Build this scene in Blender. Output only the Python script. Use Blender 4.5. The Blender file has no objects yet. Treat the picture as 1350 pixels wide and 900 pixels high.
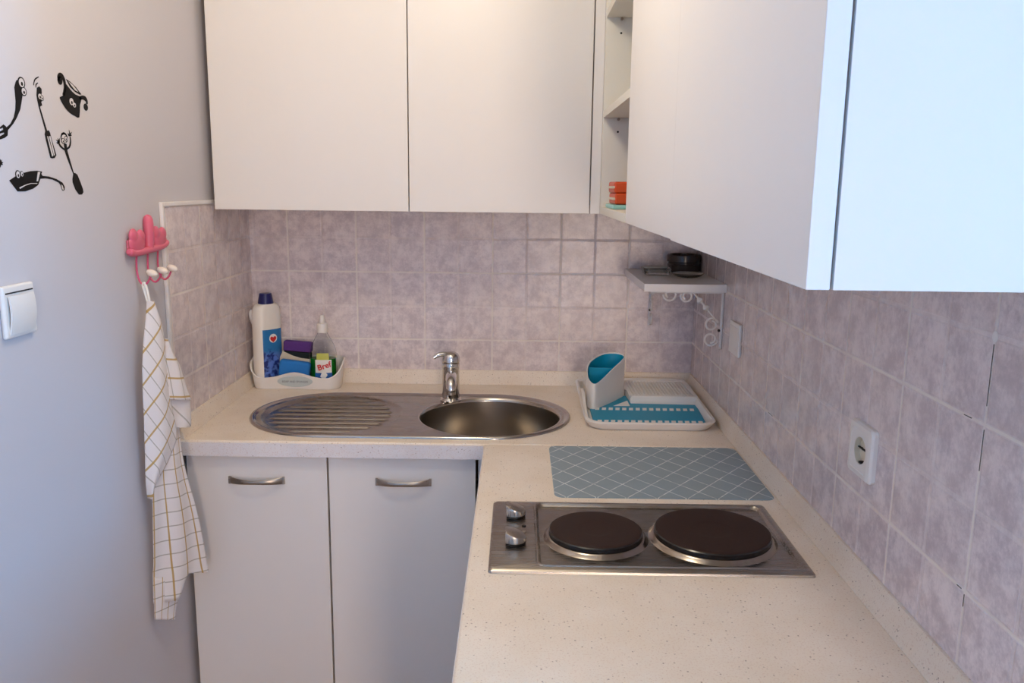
import bpy, bmesh, math, random
from mathutils import Vector, Matrix
random.seed(7)
SC = bpy.context.scene
COL = SC.collection
PI = math.pi

# ------------------------------------------------------------------ colour / materials
def lin(c):
    return tuple(((x/255/12.92) if x/255 <= .04045 else ((x/255+.055)/1.055)**2.4) for x in c) + (1,)

class NT:
    """small wrapper to write node trees compactly"""
    def __init__(s, name):
        s.m = bpy.data.materials.new(name); s.m.use_nodes = True
        s.t = s.m.node_tree; s.t.nodes.clear()
        s.out = s.n('ShaderNodeOutputMaterial'); s.b = s.n('ShaderNodeBsdfPrincipled')
        s.l(s.b.outputs[0], s.out.inputs[0])
    def n(s, t, **k):
        x = s.t.nodes.new(t)
        for a, v in k.items(): setattr(x, a, v)
        return x
    def l(s, a, b): s.t.links.new(a, b)
    def setin(s, sock, v):
        if hasattr(v, 'is_output') or isinstance(v, bpy.types.NodeSocket): s.l(v, sock)
        else: sock.default_value = v
    def math(s, op, a, b=0.0, c=0.0):
        x = s.n('ShaderNodeMath', operation=op)
        for i, v in enumerate((a, b, c)): s.setin(x.inputs[i], v)
        return x.outputs[0]
    def mix(s, f, a, b):
        x = s.n('ShaderNodeMix', data_type='RGBA')
        s.setin(x.inputs[0], f); s.setin(x.inputs[6], a); s.setin(x.inputs[7], b)
        return x.outputs[2]
    def ramp(s, f, a, b, lo=0., hi=1.):
        x = s.n('ShaderNodeMapRange', interpolation_type='SMOOTHSTEP'); s.setin(x.inputs[0], f)
        x.inputs[1].default_value = a; x.inputs[2].default_value = b
        x.inputs[3].default_value = lo; x.inputs[4].default_value = hi
        return x.outputs[0]
    def noise(s, scale, detail=4, vec=None, rough=.55):
        x = s.n('ShaderNodeTexNoise'); x.inputs['Scale'].default_value = scale
        x.inputs['Detail'].default_value = detail; x.inputs['Roughness'].default_value = rough
        s.l(vec if vec else s.pos(), x.inputs['Vector'])
        return x.outputs[0]
    def pos(s):
        if not hasattr(s, '_p'):
            s._p = s.n('ShaderNodeNewGeometry').outputs['Position']
        return s._p
    def xyz(s, v=None):
        x = s.n('ShaderNodeSeparateXYZ'); s.l(v if v else s.pos(), x.inputs[0]); return x.outputs
    def bump(s, h, strength=.3, dist=.002):
        x = s.n('ShaderNodeBump'); x.inputs['Strength'].default_value = strength
        x.inputs['Distance'].default_value = dist; s.setin(x.inputs['Height'], h)
        s.l(x.outputs[0], s.b.inputs['Normal'])
    def set(s, **k):
        for a, v in k.items(): s.setin(s.b.inputs[a.replace('_', ' ')], v)
        return s.m

def plain(name, rgb, rough=.5, var=.04, scale=30, bump=0., metal=0., **k):
    t = NT(name)
    n = t.noise(scale)
    c = lin(rgb)
    d = tuple(x*(1-var) for x in c[:3])+(1,)
    u = tuple(min(1, x*(1+var)) for x in c[:3])+(1,)
    t.set(Base_Color=t.mix(n, d, u), Roughness=rough, Metallic=metal, **k)
    if bump: t.bump(t.noise(scale*6), bump, .001)
    return t.m

def steel(name, rgb, rough=.28, axis=0, aniso=True):
    t = NT(name)
    mp = t.n('ShaderNodeMapping'); s = [900, 900, 900]; s[axis] = 6
    mp.inputs['Scale'].default_value = s
    t.l(t.pos(), mp.inputs['Vector'])
    n = t.noise(1.0, 3, mp.outputs[0])
    big = t.noise(14, 3)
    c = lin(rgb); d = tuple(x*.86 for x in c[:3])+(1,)
    t.set(Base_Color=t.mix(n, d, c), Metallic=1.0, Roughness=t.math('ADD', t.ramp(n, .2, .8, rough-.06, rough+.07), t.ramp(big, .3, .7, -.03, .03)))
    t.bump(n, .05 if axis != 2 else .015, .0004)
    return t.m

def grid_lines(t, coord, pitch, off, width):
    """1 on a line of a grid of this pitch, 0 elsewhere (soft edge)"""
    f = t.math('FRACT', t.math('DIVIDE', t.math('SUBTRACT', coord, off), pitch))
    d = t.math('MULTIPLY', t.math('MINIMUM', f, t.math('SUBTRACT', 1.0, f)), pitch)
    return t.ramp(d, width*.45, width*.75, 1., 0.)

def tile_mat(name, ax, off):
    """20 cm glazed wall tiles, each scored into four squares; ax = horizontal axis"""
    t = NT(name); o = t.xyz(); h = o[ax]; z = o[2]
    ZO = 1.0336
    strong = t.math('MAXIMUM', grid_lines(t, h, .2, off, .0032), grid_lines(t, z, .2, ZO, .0032))
    weak = t.math('MAXIMUM', grid_lines(t, h, .1, off, .0055), grid_lines(t, z, .1, ZO, .0055))
    # a tone of its own for every square
    cell = t.n('ShaderNodeCombineXYZ')
    t.l(t.math('FLOOR', t.math('DIVIDE', t.math('SUBTRACT', h, off), .1)), cell.inputs[0])
    t.l(t.math('FLOOR', t.math('DIVIDE', t.math('SUBTRACT', z, ZO), .1)), cell.inputs[1])
    w = t.n('ShaderNodeTexWhiteNoise'); t.l(cell.outputs[0], w.inputs['Vector'])
    m1 = t.noise(22, 7, rough=.68); m2 = t.noise(90, 5, rough=.75)
    mot = t.ramp(t.math('ADD', t.math('MULTIPLY', m1, .65), t.math('MULTIPLY', m2, .35)),   .38, .62)
    base = t.mix(mot, lin(TILE_D), lin(TILE_L))
    base = t.mix(t.math('MULTIPLY', w.outputs['Value'], .22), base, lin(TILE_B))
    # hairline vertical veins
    mp = t.n('ShaderNodeMapping'); sc = [260, 260, 260]; sc[2] = 18; mp.inputs['Scale'].default_value = sc
    t.l(t.pos(), mp.inputs['Vector'])
    vein = t.noise(1., 2, mp.outputs[0])
    base = t.mix(t.ramp(vein, .58, .75, 0, .35), base, lin(TILE_D))
    base = t.mix(t.math('MULTIPLY', weak, .30), base, lin(GROUT_W))
    grn = t.noise(9, 3)
    base = t.mix(t.math('MULTIPLY', strong, t.ramp(grn, .3, .6, .45, .95)), base, lin(GROUT_S))
    lines = t.math('MAXIMUM', strong, t.math('MULTIPLY', weak, .75))
    t.set(Base_Color=base, Roughness=t.math('ADD', .24, t.math('MULTIPLY', lines, .4)), Specular_IOR_Level=.5)
    t.bump(t.math('SUBTRACT', t.math('MULTIPLY', mot, .18), lines), .45, .0014)
    return t.m

def worktop_mat(name):
    t = NT(name)
    n = t.noise(7, 5)
    base = t.mix(t.ramp(n, .3, .7), lin(WT_A), lin(WT_B))
    v = t.n('ShaderNodeTexVoronoi', feature='F1'); v.inputs['Scale'].default_value = 150; t.l(t.pos(), v.inputs['Vector'])
    sel = t.n('ShaderNodeSeparateColor'); t.l(v.outputs['Color'], sel.inputs[0])
    speck = t.math('MULTIPLY', t.ramp(v.outputs['Distance'], .10, .26, 1, 0), t.ramp(sel.outputs[0], .60, .64))
    speck = t.math('MULTIPLY', speck, t.ramp(t.noise(260, 2), .40, .55))
    base = t.mix(t.math('MULTIPLY', speck, .75), base, lin((120, 84, 66)))
    fine = t.ramp(t.noise(380, 2), .54, .70, 0, .32)
    base = t.mix(fine, base, lin((196, 152, 122)))
    t.set(Base_Color=base, Roughness=t.ramp(n, .3, .7, .36, .46), Specular_IOR_Level=.45)
    t.bump(t.noise(420, 2), .06, .0006)
    return t.m

def towel_mat(name):
    t = NT(name)
    uv = t.n('ShaderNodeUVMap'); s = t.xyz(uv.outputs[0])
    def line(c, w):
        f = t.math('FRACT', c); d = t.math('MINIMUM', f, t.math('SUBTRACT', 1.0, f))
        return t.ramp(d, w*.6, w, 1, 0)
    th = t.n('ShaderNodeTexNoise'); th.inputs['Scale'].default_value = 900; t.l(t.pos(), th.inputs['Vector'])
    g = t.mix(t.math('MULTIPLY', line(s[1], .05), .62), lin((236, 228, 226)), lin((140, 128, 104)))
    g = t.mix(t.math('MULTIPLY', line(s[0], .06), .88), g, lin((186, 144, 52)))
    g = t.mix(t.math('MULTIPLY', th.outputs[0], .12), g, lin((200, 192, 190)))
    t.set(Base_Color=g, Roughness=.92, Sheen_Weight=.25, Specular_IOR_Level=.1)
    t.bump(th.outputs[0], .25, .0008)
    return t.m

def mat_mat(name):
    t = NT(name); o = t.xyz()
    x = t.math('DIVIDE', t.math('SUBTRACT', o[0], .889), .058); y = t.math('DIVIDE', t.math('SUBTRACT', o[1], -.786), .0745)
    def line(c, w):
        f = t.math('FRACT', c); d = t.math('MINIMUM', f, t.math('SUBTRACT', 1.0, f))
        return t.ramp(d, w*.55, w, 1, 0)
    a = line(t.math('ADD', x, y), .03); b = line(t.math('SUBTRACT', x, y), .03)
    wear = t.ramp(t.noise(60, 3), .35, .6, .35, .85)
    base = t.mix(t.noise(20, 4), lin((134, 150, 159)), lin((149, 164, 173)))
    base = t.mix(t.math('MULTIPLY', t.math('MAXIMUM', a, b), wear), base, lin((232, 236, 234)))
    t.set(Base_Color=base, Roughness=.5)
    t.bump(t.noise(500, 2), .1, .0005)
    return t.m

def glass(name, rgb=(255, 255, 255), rough=.02, trans=1., ior=1.45):
    t = NT(name)
    t.set(Base_Color=lin(rgb), Roughness=rough, IOR=ior, Transmission_Weight=trans)
    return t.m

# ------------------------------------------------------------------ mesh building
class MB:
    def __init__(s): s.bm = bmesh.new(); s.uv = None
    def add(s, other):
        me = bpy.data.meshes.new('tmp'); other.to_mesh(me); other.free(); s.bm.from_mesh(me); bpy.data.meshes.remove(me)
        return s
    def box(s, x0, x1, y0, y1, z0, z1, bev=0., seg=2, rot=None):
        b = bmesh.new(); bmesh.ops.create_cube(b, size=1)
        for v in b.verts: v.co = Vector((x0+(v.co.x+.5)*(x1-x0), y0+(v.co.y+.5)*(y1-y0), z0+(v.co.z+.5)*(z1-z0)))
        if bev: bmesh.ops.bevel(b, geom=b.edges[:], offset=bev, segments=seg, profile=.5, affect='EDGES')
        if rot: bmesh.ops.transform(b, matrix=rot, verts=b.verts)
        return s.add(b)
    def prism(s, poly, axis, a0, a1, bev=0., seg=2):
        """polygon in the two other axes (in x,y,z order) extruded along axis from a0 to a1"""
        b = bmesh.new()
        def P(p, a):
            q = list(p); q.insert(axis, a); return q
        lo = [b.verts.new(P(p, a0)) for p in poly]; hi = [b.verts.new(P(p, a1)) for p in poly]
        n = len(poly)
        f0 = b.faces.new(lo); f1 = b.faces.new(hi)
        for i in range(n): b.faces.new((lo[i], lo[(i+1) % n], hi[(i+1) % n], hi[i]))
        b.normal_update()
        if bev:
            es = [e for f in (f0, f1) for e in f.edges]
            bmesh.ops.bevel(b, geom=list(set(es)), offset=bev, segments=seg, profile=.5, affect='EDGES')
        bmesh.ops.triangulate(b, faces=[f for f in b.faces if len(f.verts) > 4])
        bmesh.ops.recalc_face_normals(b, faces=b.faces)
        return s.add(b)
    def lathe(s, prof, cx, cy, n=48, mat=None, sx=1., sy=1.):
        """profile [(r,z)...] turned about the vertical axis through cx,cy"""
        b = bmesh.new(); rings = []
        for r, z in prof:
            if r < 1e-6: rings.append([b.verts.new((0, 0, z))])
            else: rings.append([b.verts.new((r*sx*math.cos(2*PI*i/n), r*sy*math.sin(2*PI*i/n), z)) for i in range(n)])
        for A, B in zip(rings, rings[1:]):
            for i in range(n):
                j = (i+1) % n
                if len(A) == 1 and len(B) == 1: continue
                if len(A) == 1: b.faces.new((A[0], B[j], B[i]))
                elif len(B) == 1: b.faces.new((A[i], A[j], B[0]))
                else: b.faces.new((A[i], A[j], B[j], B[i]))
        bmesh.ops.recalc_face_normals(b, faces=b.faces)
        M = Matrix.Translation((cx, cy, 0)) @ (mat or Matrix())
        bmesh.ops.transform(b, matrix=M, verts=b.verts)
        return s.add(b)
    def tube(s, pts, r, n=10, closed=False, caps=True):
        b = bmesh.new(); P = [Vector(p) for p in pts]; N = len(P)
        R = r if isinstance(r, (list, tuple)) else [r]*N
        up = None; rings = []
        for i, p in enumerate(P):
            if closed: t = (P[(i+1) % N]-P[i-1])
            else: t = P[min(i+1, N-1)]-P[max(i-1, 0)]
            t.normalize()
            if up is None: up = t.orthogonal().normalized()
            else:
                up = up - t*up.dot(t)
                up = up.normalized() if up.length > 1e-6 else t.orthogonal().normalized()
            w = t.cross(up)
            rings.append([b.verts.new(p+(up*math.cos(2*PI*k/n)+w*math.sin(2*PI*k/n))*R[i]) for k in range(n)])
        for i in range(N if closed else N-1):
            A, B = rings[i], rings[(i+1) % N]
            for k in range(n): b.faces.new((A[k], A[(k+1) % n], B[(k+1) % n], B[k]))
        if caps and not closed:
            b.faces.new(rings[0][::-1]); b.faces.new(rings[-1])
        bmesh.ops.recalc_face_normals(b, faces=b.faces)
        return s.add(b)
    def ball(s, c, rx, ry=None, rz=None, n=20, rot=None):
        b = bmesh.new(); bmesh.ops.create_uvsphere(b, u_segments=n, v_segments=max(8, n//2), radius=1)
        M = Matrix.Translation(c) @ (rot or Matrix()) @ Matrix.Diagonal((rx, ry or rx, rz or rx, 1))
        bmesh.ops.transform(b, matrix=M, verts=b.verts)
        return s.add(b)
    def surf(s, f, nu, nv, uvf=None, wrap=False):
        b = bmesh.new(); V = [[b.verts.new(f(i/nu, j/nv)) for i in range(nu+1)] for j in range(nv+1)]
        lay = b.loops.layers.uv.new('UVMap') if uvf else None
        for j in range(nv):
            for i in range(nu):
                fc = b.faces.new((V[j][i], V[j][i+1], V[j+1][i+1], V[j+1][i]))
                if lay:
                    for lp, (a, c) in zip(fc.loops, ((i, j), (i+1, j), (i+1, j+1), (i, j+1))): lp[lay].uv = uvf(a/nu, c/nv)
        return s.add(b)

LOC = {}
def obj(name, mb, mat, parent=None, smooth=35, origin=None, **props):
    me = bpy.data.meshes.new(name)
    off = Vector(LOC[parent.name]) if parent else Vector(origin or (0, 0, 0))
    for v in mb.bm.verts: v.co -= off
    mb.bm.to_mesh(me); mb.bm.free()
    o = bpy.data.objects.new(name, me); COL.objects.link(o)
    me.materials.append(mat)
    if smooth:
        me.polygons.foreach_set('use_smooth', [True]*len(me.polygons)); me.set_sharp_from_angle(angle=math.radians(smooth))
        if smooth < 90:
            wn = o.modifiers.new('normals', 'WEIGHTED_NORMAL'); wn.keep_sharp = True; wn.weight = 80
    if parent: o.parent = parent
    else: o.location = off
    LOC[o.name] = tuple(off)
    for k, v in props.items(): o[k] = v
    return o
def thing(name, label, cat, loc=(0, 0, 0), group=None):
    o = bpy.data.objects.new(name, None); COL.objects.link(o); o.location = loc; o.empty_display_size = .05
    LOC[o.name] = tuple(loc); o['label'] = label; o['category'] = cat
    if group: o['group'] = group
    return o
def tag(o, label, cat, group=None):
    o['label'] = label; o['category'] = cat
    if group: o['group'] = group
    return o
def struct(name, mb, mat, parent=None, **k):
    o = obj(name, mb, mat, parent, **k); o['kind'] = 'structure'; return o
def text_mb(txt, size, M, depth=.0004, bold=0.):
    cu = bpy.data.curves.new('t', 'FONT'); cu.body = txt; cu.size = size; cu.extrude = depth; cu.offset = bold
    cu.align_x = 'CENTER'; cu.align_y = 'CENTER'; cu.resolution_u = 3
    o = bpy.data.objects.new('t', cu); COL.objects.link(o)
    dg = bpy.context.evaluated_depsgraph_get(); me = bpy.data.meshes.new_from_object(o.evaluated_get(dg))
    bpy.data.objects.remove(o); bpy.data.curves.remove(cu)
    mb = MB(); mb.bm.from_mesh(me); bpy.data.meshes.remove(me)
    bmesh.ops.transform(mb.bm, matrix=M, verts=mb.bm.verts)
    return mb
def rrect(x0, x1, y0, y1, r, n=6):
    P = []
    for cx, cy, a in ((x1-r, y1-r, 0), (x0+r, y1-r, 90), (x0+r, y0+r, 180), (x1-r, y0+r, 270)):
        for k in range(n+1):
            t = math.radians(a+90*k/n); P.append((cx+r*math.cos(t), cy+r*math.sin(t)))
    return P
def smooth_pts(P, k=4, closed=False):
    """Catmull-Rom"""
    P = [Vector(p) for p in P]; N = len(P); out = []
    for i in range(N if closed else N-1):
        g = (lambda j: P[j % N]) if closed else (lambda j: P[max(0, min(N-1, j))])
        a, b, c, d = g(i-1), g(i), g(i+1), g(i+2)
        for s in range(k):
            t = s/k
            out.append(.5*((2*b)+(c-a)*t+(2*a-5*b+4*c-d)*t*t+(3*b-a-3*c+d)*t**3))
    if not closed: out.append(P[-1])
    return out
def bez(p, n=10):
    """quadratic bezier through 3 control points"""
    a, b, c = [Vector(q) for q in p]
    return [(a*(1-t)**2+b*2*t*(1-t)+c*t*t) for t in [i/n for i in range(n+1)]]

# traced outlines in wall / towel-plane metres
D = {}
D['fork']=[(-1.105,1.638),(-1.102,1.642),(-1.096,1.644),(-1.09,1.645),(-1.088,1.638),(-1.089,1.627),(-1.089,1.621),(-1.093,1.611),(-1.099,1.598),(-1.11,1.585),(-1.121,1.575),(-1.137,1.564),(-1.139,1.556),(-1.147,1.552),(-1.159,1.549),(-1.172,1.547),(-1.172,1.549),(-1.158,1.554),(-1.147,1.558),(-1.148,1.56),(-1.157,1.558),(-1.173,1.552),(-1.173,1.555),(-1.157,1.561),(-1.149,1.564),(-1.149,1.567),(-1.156,1.565),(-1.172,1.559),(-1.172,1.562),(-1.155,1.568),(-1.147,1.572),(-1.142,1.57),(-1.14,1.568),(-1.129,1.574),(-1.118,1.585),(-1.112,1.597),(-1.109,1.61),(-1.109,1.622),(-1.109,1.631)]
D['fork_eyes']=[((-1.089,1.64),30.0,48.0),((-1.085,1.627),24.0,38.0)]
D['spat']=[(-1.046,1.637),(-1.039,1.64),(-1.033,1.637),(-1.033,1.63),(-1.037,1.626),(-1.035,1.617),(-1.037,1.615),(-1.035,1.61),(-1.039,1.609),(-1.042,1.607),(-1.027,1.57),(-1.022,1.571),(-1.019,1.568),(-1.015,1.556),(-1.005,1.531),(-1.011,1.526),(-1.019,1.525),(-1.024,1.526),(-1.033,1.555),(-1.035,1.564),(-1.032,1.569),(-1.046,1.608),(-1.048,1.617),(-1.049,1.625)]
D['spat_slots']=[[(-1.029,1.561),(-1.026,1.561),(-1.015,1.53),(-1.019,1.528)],[(-1.023,1.561),(-1.019,1.562),(-1.01,1.531),(-1.013,1.53)]]
D['spat_eyes']=[((-1.04,1.624),20.0,30.0),((-1.034,1.622),16.0,26.0)]
D['spat_lines']=[[(-1.055,1.64),(-1.053,1.645),(-1.049,1.65),(-1.043,1.653),(-1.038,1.655)],[(-1.049,1.637),(-1.048,1.641),(-1.046,1.643),(-1.042,1.645)]]
D['pot']=[(-0.955,1.654),(-0.942,1.646),(-0.926,1.639),(-0.909,1.637),(-0.904,1.634),(-0.912,1.622),(-0.918,1.6),(-0.932,1.601),(-0.949,1.605),(-0.964,1.613),(-0.975,1.623),(-0.978,1.629),(-0.969,1.632),(-0.962,1.639),(-0.958,1.648)]
D['pot_rim']=[(-0.953,1.662),(-0.94,1.659),(-0.922,1.652),(-0.904,1.641),(-0.91,1.64),(-0.927,1.644),(-0.941,1.65)]
D['pot_rim_gap']=[(-0.946,1.659),(-0.931,1.654),(-0.914,1.644),(-0.926,1.646),(-0.938,1.653)]
D['pot_h1']=[(-0.966,1.633),(-0.959,1.646),(-0.959,1.658),(-0.965,1.665),(-0.972,1.666),(-0.977,1.662),(-0.975,1.656)]
D['pot_b1']=((-0.973,1.657),24.0,40.0)
D['pot_h2']=[(-0.913,1.633),(-0.902,1.636),(-0.892,1.635),(-0.887,1.631),(-0.887,1.626)]
D['pot_b2']=((-0.892,1.62),24.0,36.0)
D['pot_eyes']=[((-0.941,1.625),28.0,42.0),((-0.932,1.62),20.0,28.0)]
D['spoon']=[(-0.978,1.552),(-0.969,1.551),(-0.968,1.539),(-0.953,1.502),(-0.948,1.502),(-0.941,1.499),(-0.932,1.485),(-0.926,1.474),(-0.925,1.468),(-0.931,1.464),(-0.941,1.464),(-0.952,1.473),(-0.959,1.485),(-0.959,1.491),(-0.955,1.5),(-0.973,1.531),(-0.977,1.54)]
D['spoon_head']=((-0.975,1.561),40.0,52.0)
D['spoon_hair']=[(-0.985,1.564),(-0.982,1.569),(-0.975,1.571),(-0.968,1.569),(-0.964,1.564),(-0.971,1.567),(-0.978,1.567)]
D['spoon_eyes']=[((-0.98,1.556),17.0,25.0),((-0.97,1.56),17.0,26.0)]
D['spoon_arms']=[[(-0.976,1.541),(-0.986,1.545),(-0.992,1.549),(-0.995,1.554)],[(-0.971,1.542),(-0.96,1.547),(-0.955,1.556),(-0.955,1.564)]]
D['spoon_hands']=[[(-0.991,1.55),(-0.998,1.55),(-1.002,1.552),(-0.997,1.553),(-1.002,1.557),(-0.996,1.555),(-0.996,1.56),(-0.993,1.556),(-0.99,1.56),(-0.99,1.554)],[(-0.96,1.565),(-0.962,1.57),(-0.957,1.568),(-0.957,1.576),(-0.954,1.57),(-0.948,1.573),(-0.952,1.568),(-0.949,1.567),(-0.953,1.565)]]
D['pan']=[(-1.146,1.488),(-1.135,1.492),(-1.127,1.495),(-1.107,1.5),(-1.086,1.503),(-1.068,1.504),(-1.055,1.503),(-1.053,1.502),(-1.056,1.499),(-1.053,1.496),(-1.034,1.495),(-1.011,1.491),(-0.993,1.485),(-0.987,1.478),(-0.988,1.473),(-0.992,1.471),(-0.996,1.472),(-1.0,1.481),(-1.005,1.485),(-1.023,1.49),(-1.044,1.492),(-1.06,1.491),(-1.064,1.486),(-1.068,1.481),(-1.084,1.475),(-1.106,1.471),(-1.127,1.471),(-1.136,1.479)]
D['pan_hl']=[[(-1.066,1.502),(-1.059,1.502),(-1.068,1.487),(-1.072,1.487)],[(-1.122,1.477),(-1.106,1.481),(-1.089,1.484),(-1.07,1.484),(-1.072,1.483),(-1.089,1.483),(-1.105,1.48),(-1.12,1.475)],[(-0.998,1.482),(-0.994,1.48),(-0.991,1.474),(-0.993,1.472),(-0.996,1.474)]]
D['pan_eyes']=[((-1.122,1.497),27.0,50.0),((-1.111,1.498),18.0,35.0)]
D['hand']=[(-1.177,1.508),(-1.166,1.514),(-1.164,1.52),(-1.162,1.517),(-1.16,1.519),(-1.161,1.516),(-1.157,1.515),(-1.16,1.513),(-1.158,1.511),(-1.163,1.511),(-1.165,1.507),(-1.167,1.51),(-1.176,1.506)]
D['towel_A']=[(1.2492,-0.0108,0.0022,1.2478),(1.2278,-0.0151,0.011,1.2246),(1.2034,-0.0205,0.0179,1.1982),(1.1683,-0.0285,0.0214,1.1607),(1.1173,-0.036,0.0237,1.1066),(1.1001,-0.0373,0.0242,1.0884),(1.0477,-0.0398,0.0256,1.0336),(1.009,-0.0402,0.031,0.9922),(0.9718,-0.0414,0.0346,0.9524),(0.9357,-0.0416,0.019,0.9192),(0.9029,-0.0424,0.0001,0.8906),(0.8696,-0.0423,-0.0213,0.8631),(0.8352,-0.0397,-0.0371,0.8344)]
D['towel_C']=[(1.1672,0.021,0.0246,1.1666),(1.1431,0.0201,0.0355,1.1406),(1.1252,0.0197,0.0452,1.1209),(1.1104,0.0204,0.0534,1.1046),(1.0843,0.0202,0.0608,1.0765),(1.0612,0.0203,0.0676,1.0516),(1.0362,0.0212,0.0763,1.0243)]
D['towel_D']=[(1.0785,0.0161,0.066,1.0688),(1.0372,0.0167,0.0782,1.0239),(1.0037,0.0179,0.0797,0.9893),(0.981,0.0217,0.0791,0.9671),(0.9726,0.0286,0.0757,0.961)]
D['towel_B']=[(1.0159,0.0004,0.0499,1.0047),(0.968,-0.0069,0.0537,0.9527),(0.9237,-0.0157,0.057,0.9036),(0.8705,-0.0234,0.0668,0.8431),(0.8074,-0.0274,0.0823,0.7705),(0.7434,-0.0305,0.0928,0.6979),(0.682,-0.033,0.0994,0.6289),(0.658,-0.0343,0.1017,0.6018),(0.5886,-0.0368,0.103,0.5257)]
D['towel_E']=[(0.6522,-0.0329,0.0301,0.626),(0.5934,-0.0355,0.02,0.5685),(0.5745,-0.037,0.0148,0.5508),(0.5551,-0.0375,0.0115,0.5322)]
SKY_E = (5.8, 30.5, 64.); SKY_R = (26.5, 20.3, 15.5); EXPO = 0.08
LAMPS = [('ceiling_lamp', (.60, -1.25, 2.2), 13.2, (1., .86, .64), .10)]
# ------------------------------------------------------------------ palette
TILE_L, TILE_D, TILE_B = (243, 230, 230), (205, 190, 194), (230, 211, 200)
GROUT_W, GROUT_S = (236, 224, 220), (244, 234, 226)
WT_A, WT_B = (244, 231, 216), (237, 221, 202)
W = 1.3165          # nook width: left wall x=0, right wall x=W, back wall y=0
H = .9              # worktop height

M = dict(
    paint=plain('wall_paint', (209, 204, 208), .75, .015, 5, .06),
    ceil=plain('ceiling_paint', (232, 230, 226), .9, .01, 5),
    floor=None,
    tile_b=tile_mat('wall_tile_back', 0, .1155), tile_r=tile_mat('wall_tile_right', 1, -1.5551), tile_l=tile_mat('wall_tile_left', 1, -.385),
    trim=plain('white_trim', (238, 232, 230), .45),
    cab=plain('white_laminate', (233, 227, 223), .38, .012, 12),
    cabin=plain('white_carcass', (232, 226, 214), .5, .012, 12),
    gap=plain('dark_gap', (40, 36, 36), .8),
    worktop=worktop_mat('speckled_worktop'),
    steel=steel('brushed_steel', (172, 165, 158), .26, 0), steel_y=steel('satin_steel', (198, 190, 182), .3, 2),
    chrome=plain('chrome', (222, 220, 218), .08, .02, metal=1.),
    nickel=steel('satin_nickel', (178, 166, 154), .3, 0),
    iron=plain('cast_iron_hotplate', (46, 28, 23), .6, .14, 120, .1, Specular_IOR_Level=.28), iron2=plain('hotplate_edge', (30, 27, 28), .2, .1, 90),
    white=plain('white_plastic', (238, 233, 229), .32, .01), cream=plain('cream_plastic', (226, 214, 190), .35),
    teal=plain('turquoise_plastic', (10, 148, 186), .42, .04, Specular_IOR_Level=.3), black=plain('black_vinyl', (5, 4, 9), .6, Specular_IOR_Level=.2),
    eyew=plain('white_vinyl', (214, 208, 210), .5), blackp=plain('black_plastic', (18, 16, 16), .25),
    pink=plain('pink_enamel', (222, 104, 130), .35, .06), pinkw=plain('pink_wire', (214, 88, 124), .35),
    ceramic=plain('ivory_ceramic', (240, 226, 214), .2),
    towel=towel_mat('checked_cotton'), mat=mat_mat('grey_mat'),
    navy=plain('navy_plastic', (22, 24, 92), .35), bottle=plain('white_bottle_plastic', (240, 232, 222), .35, .01),
    purple=plain('purple_foam', (92, 52, 128), .9, .12, 220, .5), scour=plain('dark_scourer', (22, 34, 40), .95, .3, 400, .8),
    blue=plain('blue_foam', (40, 122, 200), .9, .10, 200, .5), cloth=plain('beige_cloth', (214, 200, 176), .95, .06, 300, .4),
    green=plain('green_detergent', (14, 120, 30), .12, .02), clear=glass('clear_plastic', (252, 253, 252), .0, 1., 1.06),
    clearg=glass('clear_glass', (236, 240, 238), .02, 1., 1.45),
    badge=plain('grey_badge', (200, 208, 207), .5, .03), badgetxt=plain('badge_lettering', (128, 134, 138), .6),
    orange=plain('orange_wrapper', (212, 76, 22), .42, .1, 40), aqua=plain('pale_aqua_plastic', (150, 204, 198), .4),
    lab_b=None, red=plain('red_print', (206, 40, 40), .4), lime=plain('lime_print', (196, 198, 92), .4), whitep=plain('white_print', (240, 238, 234), .4),
    bluep=plain('blue_print', (30, 96, 170), .4), brownt=plain('dark_brown_tin', (44, 34, 32), .22, .15, 40), crack=plain('grout_crack', (98, 84, 80), .9),
    lamp=None)
t = NT('blue_label_print')
o_ = t.xyz(); nn = t.noise(70, 3)
t.set(Base_Color=t.mix(t.ramp(t.math('ADD', o_[2], t.math('MULTIPLY', nn, .05)), 1.02, 1.045), t.mix(t.ramp(nn, .42, .58), lin((24, 44, 118)), lin((96, 128, 204))), lin((38, 118, 178))), Roughness=.35)
M['lab_b'] = t.m
t = NT('floor_boards'); o_ = t.xyz()
seam = grid_lines(t, o_[0], .14, 0, .003); nn = t.noise(12, 4)
t.set(Base_Color=t.mix(seam, t.mix(nn, lin((150, 112, 80)), lin((176, 138, 100))), lin((70, 50, 36))), Roughness=.45)
M['floor'] = t.m

M['ring'] = plain('hotplate_ring_steel', (158, 148, 138), .2, .03, metal=1.)
M['bowl'] = plain('satin_bowl_steel', (190, 182, 172), .24, .03, 9, metal=1.)
M['chrome2'] = plain('polished_steel', (186, 180, 174), .13, .02, metal=1.)

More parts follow.
